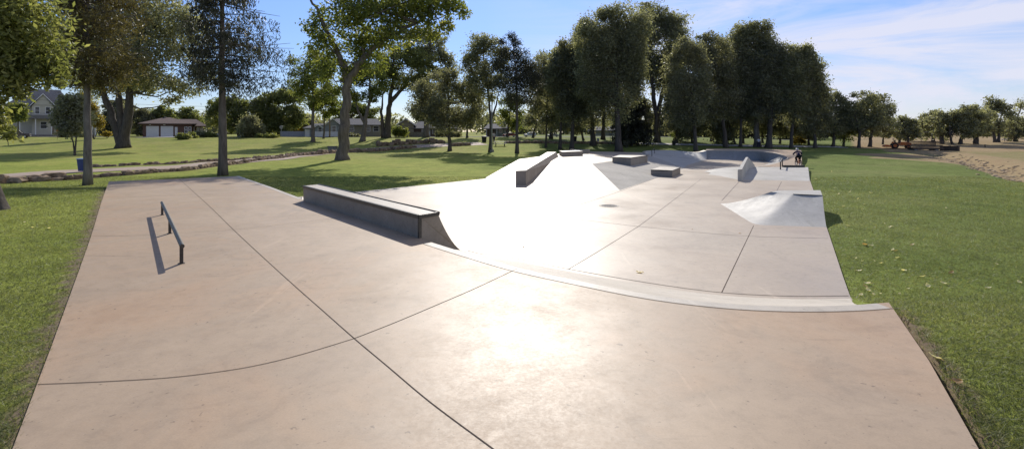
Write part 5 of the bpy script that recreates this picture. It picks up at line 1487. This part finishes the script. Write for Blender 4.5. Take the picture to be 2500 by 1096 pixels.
J = [((0, -.16, .90), .13), ((0, -.02, 1.02), .12), ((0, .1, 1.15), .15), ((0, .17, 1.25), .10), ((0, .22, 1.32), .055), ((0, .27, 1.40), .085), ((0, .29, 1.47), .075),
     ((-.19, .12, 1.20), .07), ((-.34, .16, 1.06), .048), ((-.32, .27, .985), .034), ((-.32, .31, .96), .035),
     ((.19, .12, 1.20), .07), ((.34, .16, 1.06), .048), ((.32, .27, .985), .034), ((.32, .31, .96), .035),
     ((-.11, -.14, .84), .10), ((-.16, .14, .68), .075), ((-.15, -.13, .45), .05), ((-.15, -.06, .40), .04),
     ((.11, -.14, .84), .10), ((.16, .17, .58), .075), ((.15, .02, .30), .05), ((.15, .16, .24), .04)]
Ed = [(0, 1), (1, 2), (2, 3), (3, 4), (4, 5), (5, 6), (2, 7), (7, 8), (8, 9), (9, 10), (2, 11), (11, 12), (12, 13), (13, 14), (0, 15), (15, 16), (16, 17), (17, 18), (0, 19), (19, 20), (20, 21), (21, 22)]
skinned('body', J, Ed, M['skin'], rider)
def sub(idx, grow, edges): return [(J[i][0], J[i][1] + grow) for i in idx], edges
jj, ee = sub([1, 2, 3, 7, 8, 9, 11, 12, 13, 0], .018, [(0, 1), (1, 2), (1, 3), (3, 4), (4, 5), (1, 6), (6, 7), (7, 8), (0, 9)]); skinned('jacket', jj, ee, M['navy'], rider)
jj, ee = sub([0, 15, 16, 17, 19, 20, 21], .02, [(0, 1), (1, 2), (2, 3), (0, 4), (4, 5), (5, 6)]); skinned('trousers', jj, ee, M['blackcloth'], rider)
mb = MB(); rows = []
for t in np.linspace(0, math.pi * .55, 7):
    rows.append([(math.sin(t) * math.cos(a) * .125, .28 + math.sin(t) * math.sin(a) * .15, 1.42 + math.cos(t) * .125) for a in np.linspace(0, 2 * math.pi, 16, endpoint=False)])
mb.loft(rows, close=True); mb.build('helmet', M['helmet'], rider, smooth=True)
for sx in (-.15, .15):
    y0, z0 = (-.06, .40) if sx < 0 else (.16, .24)
    mb = MB(); mb.prism([(-.05, -.035), (.05, -.035), (.045, .04), (-.045, .04)], -.1, .15, 0, Matrix.Translation((sx, y0, z0))); mb.build('shoe', M['black'], rider, bevel=.02)

def stander(px, py, hpx, label, top, leg, rz):
    b = gp(px, py); m = b.y / F; H = hpx * m; s = H / 1.75
    root = empty('person', b, rz); root.scale = (s, s, s); tag(root, label, 'person')
    K = [((0, 0, .95), .13), ((0, 0, 1.1), .11), ((0, 0, 1.3), .14), ((0, 0, 1.45), .08), ((0, 0, 1.5), .055), ((0, -.01, 1.6), .085), ((0, 0, 1.69), .07),
         ((-.19, 0, 1.38), .06), ((-.25, .02, 1.12), .045), ((-.22, -.12, .93), .035), ((-.2, -.17, .87), .03), ((.19, 0, 1.38), .06), ((.25, .02, 1.12), .045), ((.22, -.12, .93), .035), ((.2, -.17, .87), .03),
         ((-.1, 0, .88), .095), ((-.11, -.02, .48), .065), ((-.11, .02, .08), .045), ((-.11, -.14, .04), .035), ((.1, 0, .88), .095), ((.12, .02, .48), .065), ((.13, .05, .08), .045), ((.14, -.12, .04), .035)]
    skinned('body', K, Ed, M['skin'], root)
    skinned('shirt', [(K[i][0], K[i][1] + .02) for i in (0, 1, 2, 3, 7, 8, 11, 12)], [(0, 1), (1, 2), (2, 3), (2, 4), (4, 5), (2, 6), (6, 7)], top, root)
    skinned('trousers', [(K[i][0], K[i][1] + .02) for i in (0, 15, 16, 17, 19, 20, 21)], [(0, 1), (1, 2), (2, 3), (0, 4), (4, 5), (5, 6)], leg, root)
    mb = MB(); rows = []
    for t in np.linspace(0, math.pi * .55, 6):
        rows.append([(math.sin(t) * math.cos(a) * .105, .015 + math.sin(t) * math.sin(a) * .115, 1.64 + math.cos(t) * .11) for a in np.linspace(0, 2 * math.pi, 14, endpoint=False)])
    mb.loft(rows, close=True); mb.build('hair', M['barkd'], root, smooth=True)
stander(1852, 361, 25, 'person in a white shirt standing behind the bowl by the pale trunk', M['whitecloth'], M['navy'], 2.6)
stander(1206, 349, 26, 'person in grey standing right behind the light pole', M['helmet'], M['navy'], .4)

# ------------------------------------------------------------------ sky, sun, camera
EL, AZ = R(33), R(1.0)
sun_dir = Vector((math.sin(AZ) * math.cos(EL), math.cos(AZ) * math.cos(EL), math.sin(EL)))
ld = bpy.data.lights.new('sun', 'SUN'); ld.energy = 5.0; ld.angle = R(.53); ld.color = (1.0, .945, .86)
lo = bpy.data.objects.new('sun', ld); col.objects.link(lo)
lo.rotation_euler = sun_dir.to_track_quat('Z', 'Y').to_euler(); lo.location = (0, 0, 60)

w = bpy.data.worlds.new('World'); sc.world = w; w.use_nodes = True
nt = w.node_tree; nt.nodes.clear()
def wn(t, **k):
    nd = nt.nodes.new(t)
    for a, b_ in k.items(): setattr(nd, a, b_)
    return nd
sky = wn('ShaderNodeTexSky'); sky.sky_type = 'NISHITA'; sky.sun_disc = False
sky.sun_elevation = EL; sky.sun_rotation = AZ; sky.air_density = 1.0; sky.dust_density = .25; sky.ozone_density = 2.5; sky.altitude = 1400
tc = wn('ShaderNodeTexCoord'); mp = wn('ShaderNodeMapping'); mp.inputs['Scale'].default_value = (1.0, 2.6, 9.0); mp.inputs['Rotation'].default_value = (0, R(-14), R(20))
nt.links.new(tc.outputs['Generated'], mp.inputs['Vector'])
nz = wn('ShaderNodeTexNoise'); nz.inputs['Scale'].default_value = 1.7; nz.inputs['Detail'].default_value = 9; nz.inputs['Roughness'].default_value = .62; nz.inputs['Distortion'].default_value = .7
nt.links.new(mp.outputs[0], nz.inputs['Vector'])
cr = wn('ShaderNodeValToRGB'); cr.color_ramp.elements[0].position = .34; cr.color_ramp.elements[1].position = .60
cr.color_ramp.elements[0].color = (0, 0, 0, 1); cr.color_ramp.elements[1].color = (.85, .85, .85, 1)
nt.links.new(nz.outputs['Fac'], cr.inputs['Fac'])
sx = wn('ShaderNodeSeparateXYZ'); nt.links.new(tc.outputs['Generated'], sx.inputs[0])
mr = wn('ShaderNodeMapRange'); mr.inputs['From Min'].default_value = -.05; mr.inputs['From Max'].default_value = .30
nt.links.new(sx.outputs['X'], mr.inputs['Value'])
mm = wn('ShaderNodeMath', operation='MULTIPLY'); nt.links.new(cr.outputs['Color'], mm.inputs[0]); nt.links.new(mr.outputs[0], mm.inputs[1])
hs = wn('ShaderNodeHueSaturation'); hs.inputs['Saturation'].default_value = 1.08; nt.links.new(sky.outputs[0], hs.inputs['Color'])
tint = wn('ShaderNodeMix', data_type='RGBA', blend_type='MULTIPLY'); tint.inputs[0].default_value = 1
hz = wn('ShaderNodeMapRange'); hz.inputs['From Min'].default_value = 0; hz.inputs['From Max'].default_value = .26; hz.inputs['To Min'].default_value = .60; hz.inputs['To Max'].default_value = 1.0
nt.links.new(sx.outputs['Z'], hz.inputs['Value'])
hm = wn('ShaderNodeVectorMath', operation='SCALE'); nt.links.new(hs.outputs[0], hm.inputs[0]); nt.links.new(hz.outputs[0], hm.inputs['Scale'])
nt.links.new(hm.outputs[0], tint.inputs[6]); tint.inputs[7].default_value = (.86, .84, .99, 1)
mx = wn('ShaderNodeMix', data_type='RGBA'); nt.links.new(mm.outputs[0], mx.inputs[0]); nt.links.new(tint.outputs[2], mx.inputs[6]); mx.inputs[7].default_value = (5.4, 5.4, 6.2, 1)
bg = wn('ShaderNodeBackground'); bg.inputs['Strength'].default_value = .15; nt.links.new(mx.outputs[2], bg.inputs['Color'])
ow = wn('ShaderNodeOutputWorld'); nt.links.new(bg.outputs[0], ow.inputs['Surface'])

cd = bpy.data.cameras.new('camera'); cam = bpy.data.objects.new('camera', cd); col.objects.link(cam)
cd.sensor_fit = 'HORIZONTAL'; cd.sensor_width = 36; cd.lens = 18.0
cd.shift_y = -(548 - HZ) / 2500.0
cd.clip_start = .05; cd.clip_end = 3000
cam.location = (0, 0, E); cam.rotation_euler = (R(90), 0, 0)
sc.camera = cam
sc.render.resolution_x = 1024; sc.render.resolution_y = 448
sc.view_settings.view_transform = 'Standard'; sc.view_settings.look = 'None'; sc.view_settings.exposure = 0; sc.view_settings.gamma = 1
sc.cycles.max_bounces = 9; sc.cycles.transparent_max_bounces = 4; sc.cycles.diffuse_bounces = 6
